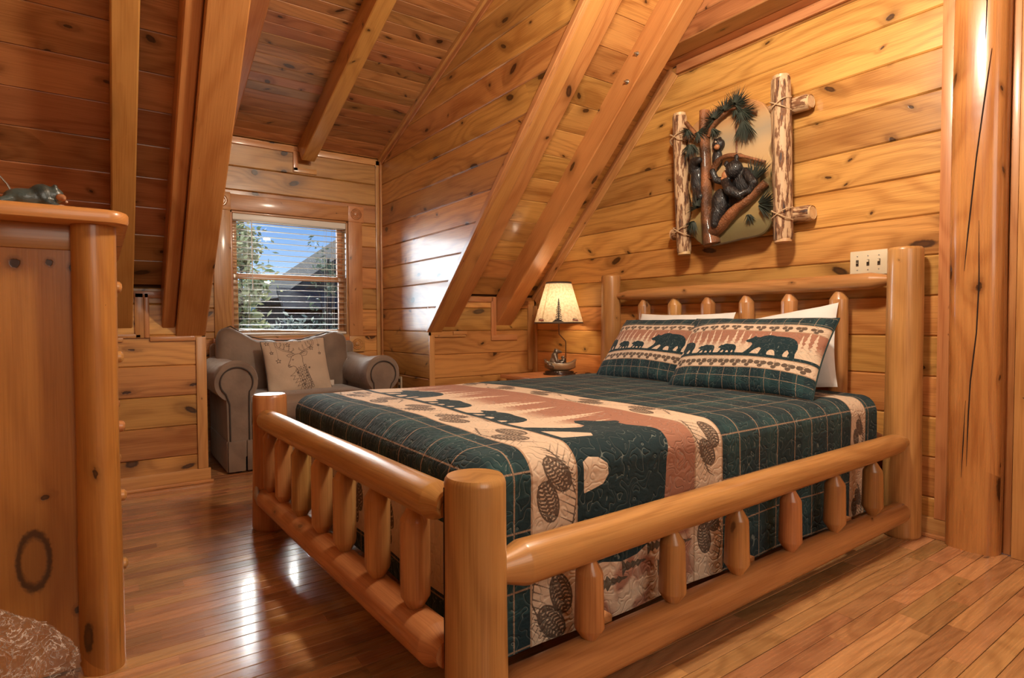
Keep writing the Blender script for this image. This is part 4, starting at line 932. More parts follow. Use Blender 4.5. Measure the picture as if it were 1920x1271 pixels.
def splitlog(a, b, r, seed, ya=.06, par=art):
    o = log('split_log', a, b, r, r * 1.02, BARK, par, ends=('bevel', 'bevel'), seed=seed, wob=.06, seg=18)
    a = Vector(a); b = Vector(b); d = (b - a).normalized()
    for p, s_ in ((a, -1), (b, 1)):
        put('cut_face', logmesh('cut_face', .012, r * .92, r * .92, ends=('bevel', 'bevel'), seed=seed, seg=18), CUT, o, frame(p + d * s_ * .002, d, (0, 1, 0) if abs(d.z) > .5 else (0, 0, 1)))
    return o
splitlog((-2.395, AY - .045, 2.055), (-1.555, AY - .045, 2.048), .036, 3)
splitlog((-2.395, AY - .045, 1.487), (-1.54, AY - .045, 1.492), .038, 4)
l1 = splitlog((-2.316, AY - .10, 2.185), (-2.276, AY - .10, 1.358), .042, 1)
l2 = splitlog((-1.672, AY - .105, 2.188), (-1.652, AY - .105, 1.362), .045, 2)
for xx, zz, yy in ((-2.312, 2.05, 0), (-2.284, 1.487, 0), (-1.670, 2.048, 0), (-1.655, 1.492, 0)):
    for sgn in (-1, 1):
        tube('twine', spline([(xx - .05, AY - .10, zz - sgn * .03), (xx - .035, AY - .148, zz - sgn * .02), (xx, AY - .156, zz), (xx + .035, AY - .148, zz + sgn * .02), (xx + .052, AY - .10, zz + sgn * .032)], 5), .0032, plain('jute_twine', (.55, .38, .22), .9, nscale=300, nstr=.0008) if 'jute_twine' not in bpy.data.materials else bpy.data.materials['jute_twine'], art, 6)
PL = [(-2.239, 2.078), (-2.165, 2.12), (-2.044, 2.154), (-1.911, 2.156), (-1.785, 2.106), (-1.725, 2.013), (-1.703, 1.921), (-1.731, 1.833), (-1.705, 1.749), (-1.73, 1.675), (-1.703, 1.567), (-1.711, 1.482), (-1.761, 1.409), (-1.904, 1.393), (-2.087, 1.379), (-2.16, 1.404), (-2.235, 1.494), (-2.214, 1.608), (-2.242, 1.738), (-2.216, 1.841), (-2.249, 1.973)]
PS = spline([(a, 0, b) for a, b in PL + PL[:1]], 5)[:-1]
V = [(p[0] + 1.98, s_, p[2] - 1.78) for s_ in (0, .022, .028) for p in PS]; n = len(PS)
V = [((x * (.985 if y < .01 else 1)), -y + 0, z * (.985 if y < .01 else 1)) for x, y, z in V]
V = [(x, (-.028 if i < n else (-.022 if i < 2 * n else 0)), z) for i, (x, y, z) in enumerate(V)]
F = [tuple(range(n))] + [(k * n + i, k * n + (i + 1) % n, (k + 1) * n + (i + 1) % n, (k + 1) * n + i) for k in range(2) for i in range(n)] + [tuple(range(2 * n, 3 * n))[::-1]]
me = mkmesh('painted_plaque', V, F, [(v[0], v[2], 0) for v in V]); bm = bmesh.new(); bm.from_mesh(me); bmesh.ops.triangulate(bm, faces=[f for f in bm.faces if len(f.verts) > 4]); bmesh.ops.recalc_face_normals(bm, faces=bm.faces); bm.to_mesh(me); bm.free()
def plaque():
    m = bpy.data.materials.new('painted_plaque'); t = NT(m); wc = t.attr('wc').outputs['Vector']; x, y, z = t.sep(wc)
    n1 = t.noise(t.comb(t.m('MULTIPLY', x, 3), t.m('MULTIPLY', y, 14)), 1, 4); yy = t.m('ADD', y, t.m('MULTIPLY', t.m('SUBTRACT', n1, .5), .10))
    r = t.n('ValToRGB'); t.lk(t.m('MULTIPLY_ADD', yy, 1.25, .5), r.inputs[0]); E = r.color_ramp.elements
    E[0].position = .0; E[0].color = (.12, .085, .035, 1); E[1].position = 1; E[1].color = (.46, .21, .075, 1)
    for p, c in ((.13, (.20, .16, .07)), (.22, (.42, .28, .11)), (.30, (.50, .33, .13)), (.40, (.58, .36, .15)), (.62, (.56, .38, .20)), (.72, (.38, .30, .20)), (.80, (.50, .33, .17)), (.88, (.50, .25, .10))):
        q = E.new(p); q.color = c + (1,)
    c = r.outputs[0]
    tr_ = t.noise(t.comb(t.m('MULTIPLY', x, 26), t.m('MULTIPLY', y, 5)), 1, 3); band = t.ss(t.m('ABSOLUTE', t.m('ADD', y, .10)), .10, .04)
    c = t.mix(t.m('MULTIPLY', t.m('MULTIPLY', t.ss(tr_, .44, .54), band), .85), c, (.06, .055, .025))
    t.bsdf(c, .45, t.bump(n1, .001), Coat_Weight=.3); return m
put('painted_plaque', me, plaque(), art, T(-1.98, AY - .082, 1.78))
BK = plain('carved_brown_bark', (.20, .075, .028), .5, nscale=120, nstr=.006, var=.7, coat=.2)
def furmat():
    m = bpy.data.materials.new('black_bear_fur_paint'); t = NT(m); tcn = t.n('TexCoord').outputs['Object']; x, y, z = t.sep(tcn)
    n = t.noise(t.comb(t.m('MULTIPLY', t.m('ADD', x, t.m('MULTIPLY', z, .45)), 170), t.m('MULTIPLY', y, 90), t.m('MULTIPLY', z, 42)), 1, 3, .6)
    c = t.mix(t.ss(n, .56, .74), (.008, .007, .008), (.12, .10, .08)); t.bsdf(c, .42, t.bump(n, .006), Coat_Weight=.2); return m
FUR = furmat()
MUZ = plain('tan_muzzle_paint', (.36, .15, .06), .5, nscale=80, nstr=.001, var=.3)
NDL = plain('dark_pine_paint', (.030, .036, .026), .5, nscale=100, nstr=.001, var=.6)
af = lambda x, z, d: (x, AY - .11 - d, z)
tube('trunk', [af(-2.122, 2.152, .01), af(-2.118, 2.0, .012), af(-2.108, 1.9, .014), af(-2.100, 1.76, .016), af(-2.10, 1.62, .016), af(-2.085, 1.5, .014), af(-2.06, 1.385, .01)], [.034, .036, .036, .038, .038, .045, .062], BK, art, 18, flat=.75)
tube('branch', spline([af(-2.05, 1.45, .02), af(-1.97, 1.50, .03), af(-1.90, 1.555, .035), af(-1.82, 1.60, .03), af(-1.735, 1.668, .02)], 5), [.040] * 5 + [.034] * 5 + [.030] * 5 + [.026] * 6, BK, art, 14, flat=.8)
tube('branch', spline([af(-2.075, 1.76, .02), af(-2.03, 1.825, .03), af(-1.97, 1.853, .035), af(-1.88, 1.838, .03), af(-1.74, 1.775, .02)], 5), [.018] * 8 + [.014] * 8 + [.009] * 5, BK, art, 10)
tube('branch', spline([af(-2.09, 2.0, .02), af(-2.05, 2.05, .03), af(-1.985, 2.09, .03), af(-1.90, 2.10, .03), af(-1.79, 2.045, .02)], 5), [.012] * 12 + [.007] * 9, BK, art, 8)
tube('branch', [af(-2.232, 2.112, .035), af(-2.18, 2.05, .04), af(-2.133, 1.985, .03)], [.012, .013, .015], BK, art, 10)
tube('branch', spline([af(-2.25, 2.02, .03), af(-2.20, 2.03, .035), af(-2.15, 1.985, .02)], 5), .012, BK, art, 10)
tube('sapling', [af(-1.928, 2.09, -.004), af(-1.917, 1.845, 0)], .006, BK, art, 8)
TW = plain('painted_twig', (.10, .045, .02), .6, nscale=90, nstr=.0005)
for (x0, z0, x1, z1) in ((-1.925, 2.03, -1.975, 1.985), (-1.925, 1.90, -1.965, 1.88), (-1.917, 1.86, -1.80, 1.905), (-1.87, 1.88, -1.78, 1.875), (-1.95, 2.005, -1.98, 2.0)): tube('twig', [af(x0, z0, -.022), af(x1, z1, -.022)], [.003, .0015], TW, art, 5)
blobs('climbing_cub', [(af(-2.025, 1.935, .015), (.038, .03, .036)), (af(-2.045, 1.965, .015), (.012, .012, .012)), (af(-2.015, 1.968, .015), (.010, .01, .012)), (af(-2.035, 1.86, .01), (.030, .028, .06)),
    ('limb', [af(-2.18, 1.835, .02), af(-2.165, 1.865, .04), af(-2.125, 1.865, .055)], [.040, .032, .022]), (af(-2.165, 1.77, .015), (.042, .035, .09)), (af(-2.15, 1.68, .015), (.042, .035, .075)), ('limb', [af(-2.15, 1.70, .02), af(-2.12, 1.66, .045)], [.03, .024])], FUR, art, .006)
blobs('cub_muzzle', [(af(-2.012, 1.915, .046), (.017, .014, .015))], MUZ, art, .003)
gb_ = blobs('large_bear', [(af(-1.905, 1.768, .045), (.050, .040, .050)), (af(-1.950, 1.808, .05), (.014, .010, .018)), (af(-1.888, 1.826, .05), (.014, .010, .022)), (af(-1.862, 1.70, .018), (.068, .035, .075)),
    (af(-1.99, 1.60, .045), (.050, .040, .082)), (af(-1.92, 1.60, .01), (.06, .025, .04)), ('limb', [af(-1.945, 1.705, .06), af(-1.905, 1.655, .085), af(-1.85, 1.618, .08), af(-1.822, 1.632, .065)], [.026, .030, .022, .017]),
    ('limb', [af(-2.00, 1.55, .055), af(-2.01, 1.49, .06)], [.036, .026]), ('limb', [af(-1.975, 1.72, .03), af(-2.018, 1.735, .045), af(-2.034, 1.785, .055)], [.024, .019, .017]), ('limb', [af(-1.83, 1.73, .035), af(-1.785, 1.675, .05), af(-1.808, 1.632, .05)], [.028, .024, .016])], FUR, art, .0042)
blobs('large_bear_muzzle', [(af(-1.952, 1.745, .055), (.020, .018, .026)), (af(-1.963, 1.728, .062), (.011, .011, .011))], MUZ, art, .003)
EYE = plain('eye_white', (.6, .42, .3), .3, nscale=80, nstr=.0001)
for (x_, z_, d_) in ((-1.94, 1.772, .07), (-2.022, 1.945, .044)): lathe('eye', [(.0, -.006), (.005, -.003), (.006, 0), (.005, .003), (0, .006)], EYE, art, af(x_, z_, d_), 10)
def needles(cx, cz, R_, a0, a1, n, d, seed):
    rg = random.Random(seed); V = []; F = []
    R_ *= 1.22; n = int(n * 1.6)
    for i in range(n):
        a = math.radians(a0 + (a1 - a0) * (i + rg.random()) / n); L = R_ * rg.uniform(.7, 1.1); wd = .0036; c, s_ = math.cos(a), math.sin(a); dd = d + rg.uniform(-.01, .02); k = len(V)
        sx, sz = cx + c * L * .12, cz + s_ * L * .12
        V += [af(sx - s_ * wd, sz + c * wd, dd), af(sx + s_ * wd, sz - c * wd, dd), af(cx + c * L, cz + s_ * L, dd - .004), af(sx, sz, dd + .006)]
        F += [(k, k + 2, k + 3), (k + 3, k + 2, k + 1), (k, k + 1, k + 2)]
    c0 = Vector(af(cx, cz, d)); return put('pine_sprig', mkmesh('pine_sprig', [Vector(v) - c0 for v in V], F), NDL, art, T(*c0))
for (cx, cz, R_, a0, a1, n, d) in ((-2.13, 2.03, .06, 180, 400, 44, .04), (-2.03, 2.07, .07, 20, 220, 36, .04), (-1.97, 2.10, .075, 0, 200, 40, .035), (-1.90, 2.115, .085, -70, 170, 48, .035), (-1.86, 2.07, .08, 220, 380, 44, .03),
    (-1.85, 2.02, .11, 230, 310, 48, .03), (-1.90, 2.09, .05, 180, 360, 24, .02), (-2.19, 1.98, .08, 200, 310, 36, .03), (-2.20, 2.06, .06, 150, 330, 30, .04), (-1.80, 1.68, .11, 30, 110, 46, .03), (-1.77, 1.56, .09, -70, 60, 40, .02),
    (-2.13, 1.60, .07, 60, 200, 30, .045), (-2.17, 1.53, .07, 180, 290, 34, .03), (-1.83, 1.52, .05, 230, 320, 16, .015), (-2.05, 2.03, .05, 240, 330, 20, .02)):
    needles(cx, cz, R_, a0, a1, n, d, int(cx * -100 + cz * 10))
# ---- switch plate
sw = empty('light_switch', (-1.285, YH, 1.222), label='ivory three gang light switch plate behind the headboard rail', cat='light switch')
IV = plain('ivory_plastic', (.72, .62, .44), .3, nscale=60, nstr=.0001); IVD = plain('dark_slot', (.05, .035, .02), .5, nscale=60, nstr=.0002)
box('plate', (-1.368, YH - .007, 1.165), (-1.205, YH, 1.28), IV, sw, .003, 0)
for i in range(3):
    xc = -1.335 + i * .0475
    box('slot', (xc - .006, YH - .0082, 1.208), (xc + .006, YH - .0068, 1.238), IVD, sw, .0004, 0)
    box('toggle', (xc - .0045, YH - .018, 1.222 - (.0 if i == 0 else -.003)), (xc + .0045, YH - .007, 1.236 - (.012 if i == 0 else 0)), IV, sw, .002, 0)
    for zz in (1.255, 1.19): lathe('screw', [(.0032, 0), (.003, .001), (0, .0016)], STEEL, sw, M=frame((xc, YH - .007, zz), (1, 0, 0), (0, -1, 0)), seg=10)
ol = empty('wall_outlet', (-4.40, CY, .45), label='ivory outlet cover low on the alcove wall beside the armchair', cat='outlet')
box('plate', (-4.44, CY - .006, .392), (-4.365, CY, .508), IV, ol, .003, 0)
for zz in (.425, .475): box('socket', (-4.415, CY - .0085, zz - .014), (-4.39, CY - .005, zz + .014), IVD, ol, .004, 0)

# ================================================================== ARMCHAIR
chair = empty('armchair', (-4.36, 1.17, 0), label='wide taupe upholstered rolled arm chair under the window', cat='armchair')
def fabric():
    m = bpy.data.materials.new('taupe_upholstery'); t = NT(m); tcn = t.n('TexCoord').outputs['Object']
    n = t.noise(tcn, 5, 4); c = t.mix(t.ss(n, .3, .7), (.165, .112, .082), (.255, .180, .132)); wv = t.noise(tcn, 700, 1)
    nr = t.bump(t.m('ADD', t.m('MULTIPLY', wv, .12), t.noise(tcn, 11, 3, .55)), .008, .7)
    t.bsdf(c, .62, nr, Sheen_Weight=.6, Sheen_Roughness=.4, Specular_IOR_Level=.45); return m
UPH = fabric(); WELT = plain('dark_welt', (.05, .04, .035), .7, nscale=100, nstr=.0003)
def arm(yc, sgn):
    r = .128; zc = .575; wb_ = .095; n = 28
    prof = []
    for k in range(n + 1):
        a = math.radians(-58 + (180 + 105) * k / n); prof.append((yc + sgn * (-1) * math.cos(a) * r * -1 if False else yc + sgn * math.cos(a) * r, zc + math.sin(a) * r * .98))
    inner = (yc - sgn * .085); prof2 = [(yc + sgn * .06, .47), (yc + sgn * .055, .10)]; prof3 = [(inner, .10), (inner, .45)]
    # start outer underside -> over the top -> inner side
    P = prof2[::-1] + prof + prof3[::-1]
    V = []; F = []; m_ = len(P); xs = [-3.985, -3.995, -4.10, -4.3, -4.5, -4.68]
    for i, x in enumerate(xs):
        for (y, z) in P:
            sh = .985 if i == 0 else 1; V.append((x, yc + (y - yc) * sh, .3 + (z - .3) * (sh if z > .3 else 1) + (.012 * math.sin(i * 1.5)) * (z > .5)))
    F = [(i * m_ + k, i * m_ + (k + 1) % m_, (i + 1) * m_ + (k + 1) % m_, (i + 1) * m_ + k) for i in range(len(xs) - 1) for k in range(m_)] + [tuple(range(m_)), tuple(range((len(xs) - 1) * m_, len(xs) * m_))[::-1]]
    me = mkmesh('arm', V, F, None, True, math.radians(55)); bm = bmesh.new(); bm.from_mesh(me); bmesh.ops.triangulate(bm, faces=[f for f in bm.faces if len(f.verts) > 4]); bmesh.ops.recalc_face_normals(bm, faces=bm.faces); bm.to_mesh(me); bm.free()
    a_ = put('arm', me, UPH, chair, Matrix.Identity(4))
    # flat front panel with welt
    W = []
    for k in range(31):
        a = math.radians(-48 + 268 * k / 30); W.append((-3.976, yc + sgn * math.cos(a) * r * .74, zc + math.sin(a) * r * .74))
    W = [(-3.978, yc + sgn * .04, .10), (-3.978, yc + sgn * .042, .44)] + W + [(-3.978, yc - sgn * .07, .42), (-3.978, yc - sgn * .07, .10)]
    tube('welt', W, .0042, WELT, a_, 6)
    return a_
arm(.690, -1); arm(1.665, 1)
rbox('seat_base', (-4.66, .78, .10), (-4.0, 1.58, .30), .03, UPH, chair)
rbox('seat_cushion', (-4.62, .785, .29), (-3.985, 1.575, .465), .05, UPH, chair, puff=.012)
# back cushion: rolled, higher at both ears
n_ = 40; q2 = 16; V = []; F = []
for i in range(n_):
    u = i / (n_ - 1); y = .66 + (1.60 - .66) * u; e_ = min(u, 1 - u) / .5
    top = .845 + .075 * math.exp(-((u - .10) / .10) ** 2) + .030 * math.exp(-((u - .88) / .12) ** 2) - .035 * math.exp(-((u - .48) / .25) ** 2) + .006 * math.sin(u * 37)
    thk = .105 * (e_ ** .35 if e_ < 1 else 1) + .02; 
    if i in (0, n_ - 1): thk = .02; top -= .05
    zc_ = (top + .40) / 2; hz = (top - .40) / 2
    for k in range(q2):
        a = 2 * PI * k / q2; ca, sa = math.cos(a), math.sin(a); ex = lambda v, p: math.copysign(abs(v) ** p, v)
        zz = zc_ + hz * ex(sa, .55); V.append((-4.54 - .10 * (zz - .4) + thk * ex(ca, .8), y, zz))
F = [(i * q2 + k, i * q2 + (k + 1) % q2, (i + 1) * q2 + (k + 1) % q2, (i + 1) * q2 + k) for i in range(n_ - 1) for k in range(q2)] + [tuple(range(q2))[::-1], tuple(range((n_ - 1) * q2, n_ * q2))]
me = mkmesh('back_cushion', V, F, None, True); bm = bmesh.new(); bm.from_mesh(me); bmesh.ops.recalc_face_normals(bm, faces=bm.faces); bmesh.ops.subdivide_edges(bm, edges=bm.edges[:], cuts=1, use_grid_fill=True, smooth=.6); bm.to_mesh(me); bm.free()
me.polygons.foreach_set('use_smooth', [True] * len(me.polygons)); put('back_cushion', me, UPH, chair, Matrix.Identity(4))
rbox('back_frame', (-4.76, .64, .10), (-4.66, 1.70, .80), .035, UPH, chair)
tube('back_welt', [(-4.535 - .10 * (z - .4), y, z) for y, z in ((.70, .90), (.76, .925), (.85, .86), (.95, .83), (1.05, .818), (1.15, .815), (1.25, .822), (1.35, .845), (1.45, .872), (1.52, .872))], .005, WELT, chair, 6)
# skirt with corner pleats
for (lo, hi) in (((-3.984, .745, .012), (-3.972, 1.61, .205)), ((-3.984, .635, .012), (-3.972, .735, .205)), ((-3.984, 1.62, .012), (-3.972, 1.725, .205)), ((-4.66, .628, .012), (-3.99, .640, .205)), ((-4.66, 1.722, .012), (-3.99, 1.734, .205))):
    box('skirt', lo, hi, UPH, chair, .004, 1)
for (x_, y_) in ((-4.02, .70), (-4.02, 1.66), (-4.62, .70), (-4.62, 1.66)): lathe('foot', [(.02, 0), (.026, .04), (.028, .10)], DK, chair, (x_, y_, 0), 14)
# ---- deer cushion
def deer(Sg, Tg):
    f = Field(Sg, Tg); L = lambda P, w=.0011: f.line([(a, b) for a, b in P], w * 1.25, .006)
    O = (0.0, .21)
    def D(P, w=.0011): L([(O[0] + x, O[1] + y) for x, y in P], w)
    # head facing left
    D([(-.018, .075), (-.045, .062), (-.060, .030), (-.078, .000), (-.082, -.012), (-.074, -.020), (-.060, -.018), (-.045, -.012), (-.030, -.020), (-.018, -.040)], .0014)
    D([(-.078, -.004), (-.070, -.008), (-.066, .0)], .002); D([(-.074, -.016), (-.058, -.014)], .0012)
    D([(-.046, .036), (-.040, .042), (-.032, .036), (-.040, .032), (-.046, .036)], .0012)
    D([(-.018, .075), (.010, .078), (.026, .066), (.030, .040), (.026, .010), (.036, -.02), (.050, -.06), (.062, -.10), (.070, -.14), (.066, -.19)], .0013)
    D([(-.030, .070), (-.060, .082), (-.078, .072), (-.064, .058), (-.044, .062)], .0012); D([(-.064, .072), (-.05, .068)], .0008)
    D([(.020, .072), (.050, .092), (.072, .088), (.060, .062), (.028, .058)], .0012); D([(.035, .070), (.058, .082)], .0008)
    # antlers
    for sg in (-1, 1):
        ox = -.022 if sg < 0 else .014
        D(spline([(ox, .078, 0), (ox + sg * .03, .100, 0), (ox + sg * .070, .118, 0), (ox + sg * .105, .150, 0), (ox + sg * .100, .195, 0)], 5) and [(p[0], p[1]) for p in spline([(ox, .078, 0), (ox + sg * .03, .100, 0), (ox + sg * .070, .118, 0), (ox + sg * .105, .150, 0), (ox + sg * .100, .195, 0)], 5)], .0013)
        D([(p[0], p[1]) for p in spline([(ox + sg * .008, .080, 0), (ox + sg * .035, .094, 0), (ox + sg * .078, .110, 0), (ox + sg * .116, .148, 0), (ox + sg * .112, .19, 0), (ox + sg * .100, .195, 0)], 5)], .0011)
        for (a, b, c, d) in ((.035, .102, .030, .150), (.066, .118, .058, .170), (.090, .136, .078, .182), (.02, .094, .002, .125)):
            D([(ox + sg * a, b), (ox + sg * c - .004, (b + d) / 2), (ox + sg * c, d), (ox + sg * c + .004, (b + d) / 2), (ox + sg * (a + .008), b + .002)], .0009)
    rg = random.Random(8)
    for i in range(9):       # feather like neck ruff
        for j in range(5):
            x = -.022 + .016 * j + .005 * i + rg.uniform(-.003, .003); y = -.03 - .019 * i + .006 * j; l = rg.uniform(.022, .034)
            if x < -.05 or x > .085: continue
            D([(x, y), (x - .008, y - l * .5), (x - .001, y - l), (x + .007, y - l * .5), (x, y)], .0010)
    D([(-.02, -.04), (-.05, -.07), (-.075, -.085), (-.04, -.085), (-.058, -.115), (-.02, -.108), (-.045, -.14), (-.008, -.13), (-.03, -.165), (.004, -.155), (-.01, -.195)], .0011)
    def star(x, y, r):
        P = [(x + (r if k % 2 == 0 else r * .42) * math.sin(k * PI / 5), y + (r if k % 2 == 0 else r * .42) * math.cos(k * PI / 5)) for k in range(11)]; L(P, .0014)
    for (x, y0, y1, r) in ((-.19, .42, .385, .016), (-.175, .42, .31, .013), (-.14, .40, .245, .018), (-.055, .42, .365, .018), (-.02, .42, .40, .012), (.035, .42, .395, .014), (.105, .40, .325, .018), (.125, .42, .405, .016), (.165, .42, .345, .010), (.165, .345, .28, .011)):
        f.line([(x, y0), (x, y1 + r)], .0008, .005); star(x, y1, r)
    for k in range(5): star(.02 + .012 * k * (-1) ** k, .055 + .03 * k, .007)
    return {'ink': f.v}
def deermat():
    m = bpy.data.materials.new('deer_cushion_fabric'); t = NT(m); st = t.attr('st').outputs['Vector']; d = t.ss(t.attr('ink').outputs['Fac'], .0006, -.0006)
    c = t.mix(t.noise(st, 8, 3), (.50, .385, .285), (.60, .46, .34)); c = t.mix(t.m('MULTIPLY', d, .9), c, (.05, .032, .028))
    t.bsdf(c, .85, t.bump(t.m('ADD', t.noise(st, 22, 2), t.m('MULTIPLY', t.noise(st, 900, 1), .08)), .004), Sheen_Weight=.2); return m
cu = Matrix(((0, 0, 1, 0), (1, 0, 0, 0), (0, 1, 0, 0), (0, 0, 0, 1)))      # face +X, up Z, u along +Y
Mc = T(-4.30, 1.145, .632) @ Matrix.Rotation(math.radians(-17), 4, 'Y') @ cu @ Matrix.Rotation(math.radians(3.5), 4, 'Z')
dcush, pp = pillow('deer_cushion', .445, .405, .13, Mc, deermat(), deer, (300, 280), 9, .04, label='beige cushion printed with a stag and hanging stars, leaning in the armchair', cat='cushion')
tube('dark_piping', pp, .0035, WELT, dcush, 6, cap=False)
tg_ = Mc @ Vector((.222, -.145, .004)); tagw = plain('white_label_cloth', (.6, .52, .45), .8, nscale=90, nstr=.0004)
box('care_label', (tg_.x - .003, tg_.y - .01, tg_.z - .02), (tg_.x + .003, tg_.y + .02, tg_.z + .02), tagw, dcush, .001, 2)

# ================================================================== DRESSER
dz = empty('log_dresser', (-2.45, -.30, 0), label='tall log cornered pine dresser seen from its side at the left edge', cat='dresser')
def dlog(x, y, sd, r=.052): return log('corner_post', (x, y, 0), (x, y, 1.212), r, r * .97, wood('dresser_log_wood', (.50, .21, .05), (.34, .12, .026), kx=3.2, ky=7, kr=.011, kprob=.7, var=.03) if 'dresser_log_wood' not in bpy.data.materials else bpy.data.materials['dresser_log_wood'], dz, ends=('flat', 'flat'), seed=sd, wob=.03, seg=36)
dlog(-1.952, -.012, 71); dlog(-1.952, -.62, 72); dlog(-2.95, -.012, 73); dlog(-2.95, -.62, 74)
me_ = board('side_panel', .60, .02, (-.60, .60), (-.60, .60), DRS, frame((-1.962, -.316, .61), (0, 0, 1), (1, 0, 0)), dz, .001)
box('frame_rail', (-1.968, -.60, 1.145), (-1.956, -.04, 1.212), DRS, dz, .002, 1)
box('body', (-2.94, -.60, .06), (-1.985, -.02, 1.21), BEAM, dz, .003, 0)
# top with rounded front corners
bm = bmesh.new(); P = []
x0, x1, y0, y1, r = -3.03, -1.872, -.68, .068, .05
for (cx, cy, a0) in ((x1 - r, y1 - r, 0), (x0 + r, y1 - r, 90), (x0 + r, y0 + r, 180), (x1 - r, y0 + r, 270)):
    for k in range(7): a = math.radians(a0 + 90 * k / 6); P.append((cx + r * math.cos(a) + 2.45, cy + r * math.sin(a) + .30))
V = []; 
for (z, sh) in ((0, .008), (.004, .002), (.012, 0), (.028, 0), (.034, .003), (.038, .010)):
    for (x, y) in P: V.append((x - math.copysign(sh, x), y - math.copysign(sh, y), z))
n = len(P); F = [(k * n + i, k * n + (i + 1) % n, (k + 1) * n + (i + 1) % n, (k + 1) * n + i) for k in range(5) for i in range(n)] + [tuple(range(n))[::-1], tuple(range(5 * n, 6 * n))]
put('top', mkmesh('top', V, F, [(v[1], v[0] + v[2], 0) for v in V], True, math.radians(40)), BEAM, dz, T(-2.45, -.30, 1.212)); bm.free()
for z in (.12, .33, .54, .75, .96):
    d_ = box('drawer', (-2.90, -.02, z), (-2.0, .012, z + .195), TRIM, dz, .006, 0)
    for xx in (-2.12, -2.72): lathe('knob', [(.009, 0), (.010, .014), (.018, .024), (.017, .036), (.010, .042), (0, .043)], LOG, d_, M=frame((xx, .012, z + .098), (1, 0, 0), (0, 1, 0)), seg=20)
# ---- carved bear figurine on the dresser
BLU = plain('dark_green_glaze', (.045, .065, .062), .35, nscale=90, nstr=.002, var=.6, coat=.4)
fz = 1.250
fig = empty('bear_figurine', (-1.98, -.13, fz), label='small dark bear figurine lying on top of the log dresser', cat='figurine')
blobs('body', [((-1.98, -.155, fz + .026), (.03, .045, .026)), ((-1.98, -.120, fz + .034), (.026, .030, .034)), ((-1.98, -.095, fz + .040), (.020, .022, .022)), ((-1.97, -.092, fz + .062), (.006, .006, .007)), ((-1.99, -.092, fz + .062), (.006, .006, .007)),
    ('limb', [(-1.965, -.11, fz + .02), (-1.96, -.085, fz + .008)], [.012, .008]), ('limb', [(-1.965, -.18, fz + .02), (-1.955, -.20, fz + .01)], [.013, .010])], BLU, fig, .004)
blobs('muzzle', [((-1.965, -.080, fz + .034), (.010, .012, .010)), ((-1.958, -.074, fz + .030), (.006, .006, .006))], MUZ, fig, .003)
blobs('paws', [((-1.957, -.079, fz + .007), (.008, .012, .007)), ((-1.955, -.068, fz + .022), (.004, .004, .004))], plain('pale_claws', (.55, .38, .28), .5, nscale=90, nstr=.0002), fig, .002)
st_ = tube('metal_strap', [(-2.05, -.245, 1.385), (-2.04, -.195, 1.318), (-2.03, -.172, 1.268), (-2.03, -.165, fz + .003)], .006, plain('dull_pewter', (.20, .18, .16), .5, .6, nscale=70, nstr=.0005), None, 8, flat=.4)
tag(st_, 'thin grey metal strip leaning on the dresser top at the left edge of the photo', 'strip')
# ---- clear plastic bag
bm = bmesh.new(); bmesh.ops.create_icosphere(bm, subdivisions=6, radius=1)
from mathutils import noise as mn
for v in bm.verts:
    p = v.co.copy(); q_ = Vector((p.x * .5, p.y * .5, p.z * .5)); 
    a = mn.noise(p * 2.1) * .35 + abs(mn.noise(p * 4.6)) * .30 + abs(mn.noise(p * 9)) * .14
    tz = (p.z + 1) / 2
    r = 1 - .28 * a - .25 * tz ** 2
    v.co = Vector((p.x * .075 * r, p.y * .19 * r * (1.3 - .5 * tz), max(0, (.135 + p.z * .145 * (1 - .35 * a)))))
me = bpy.data.meshes.new('plastic_bag'); bm.to_mesh(me); bm.free(); me.polygons.foreach_set('use_smooth', [True] * len(me.polygons))
m = bpy.data.materials.new('clear_plastic_film'); t = NT(m); tcn = t.n('TexCoord').outputs['Object']
n1 = t.noise(tcn, 16, 4, .6, 1.2); rdg = t.m('ABSOLUTE', t.m('SUBTRACT', n1, .5)); nr = t.bump(t.m('ADD', t.m('MULTIPLY', rdg, -2), n1), .02)
b1 = t.n('BsdfPrincipled'); b1.inputs['Base Color'].default_value = (.80, .70, .60, 1); b1.inputs['Roughness'].default_value = .16; t.lk(nr, b1.inputs['Normal']); b1.inputs['Specular IOR Level'].default_value = .9
tr = t.n('BsdfTransparent'); ms = t.n('MixShader'); t.lk(t.ss(rdg, .022, .0, .07, .60), ms.inputs[0]); t.lk(tr.outputs[0], ms.inputs[1]); t.lk(b1.outputs[0], ms.inputs[2]); t.lk(ms.outputs[0], t.out.inputs[0])
put('plastic_bag', me, m, None, T(-1.80, -.245, 0) , label='crumpled clear plastic bag on the floor in front of the dresser side', cat='bag')

# ================================================================== OUTSIDE
GRASS = plain('lawn', (.05, .08, .025), .9, nscale=3, nstr=.1, var=.5)
put('ground', mkmesh('ground', [(-80, -60, -3.2), (-5, -60, -3.2), (-5, 80, -3.2), (-80, 80, -3.2)], [(0, 1, 2, 3)]), GRASS, None, kind='structure')
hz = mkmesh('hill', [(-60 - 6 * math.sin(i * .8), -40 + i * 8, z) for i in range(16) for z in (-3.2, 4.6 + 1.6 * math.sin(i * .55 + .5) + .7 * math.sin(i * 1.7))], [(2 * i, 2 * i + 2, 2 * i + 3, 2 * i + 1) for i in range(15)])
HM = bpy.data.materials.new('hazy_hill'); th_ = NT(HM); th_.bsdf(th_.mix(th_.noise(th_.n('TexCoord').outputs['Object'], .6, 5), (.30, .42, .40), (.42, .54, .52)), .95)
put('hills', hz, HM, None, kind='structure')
hs = empty('neighbour_house', (-11.5, 6, -3.2), label='neighbouring house with a grey shingle roof, seen through the window', cat='house')
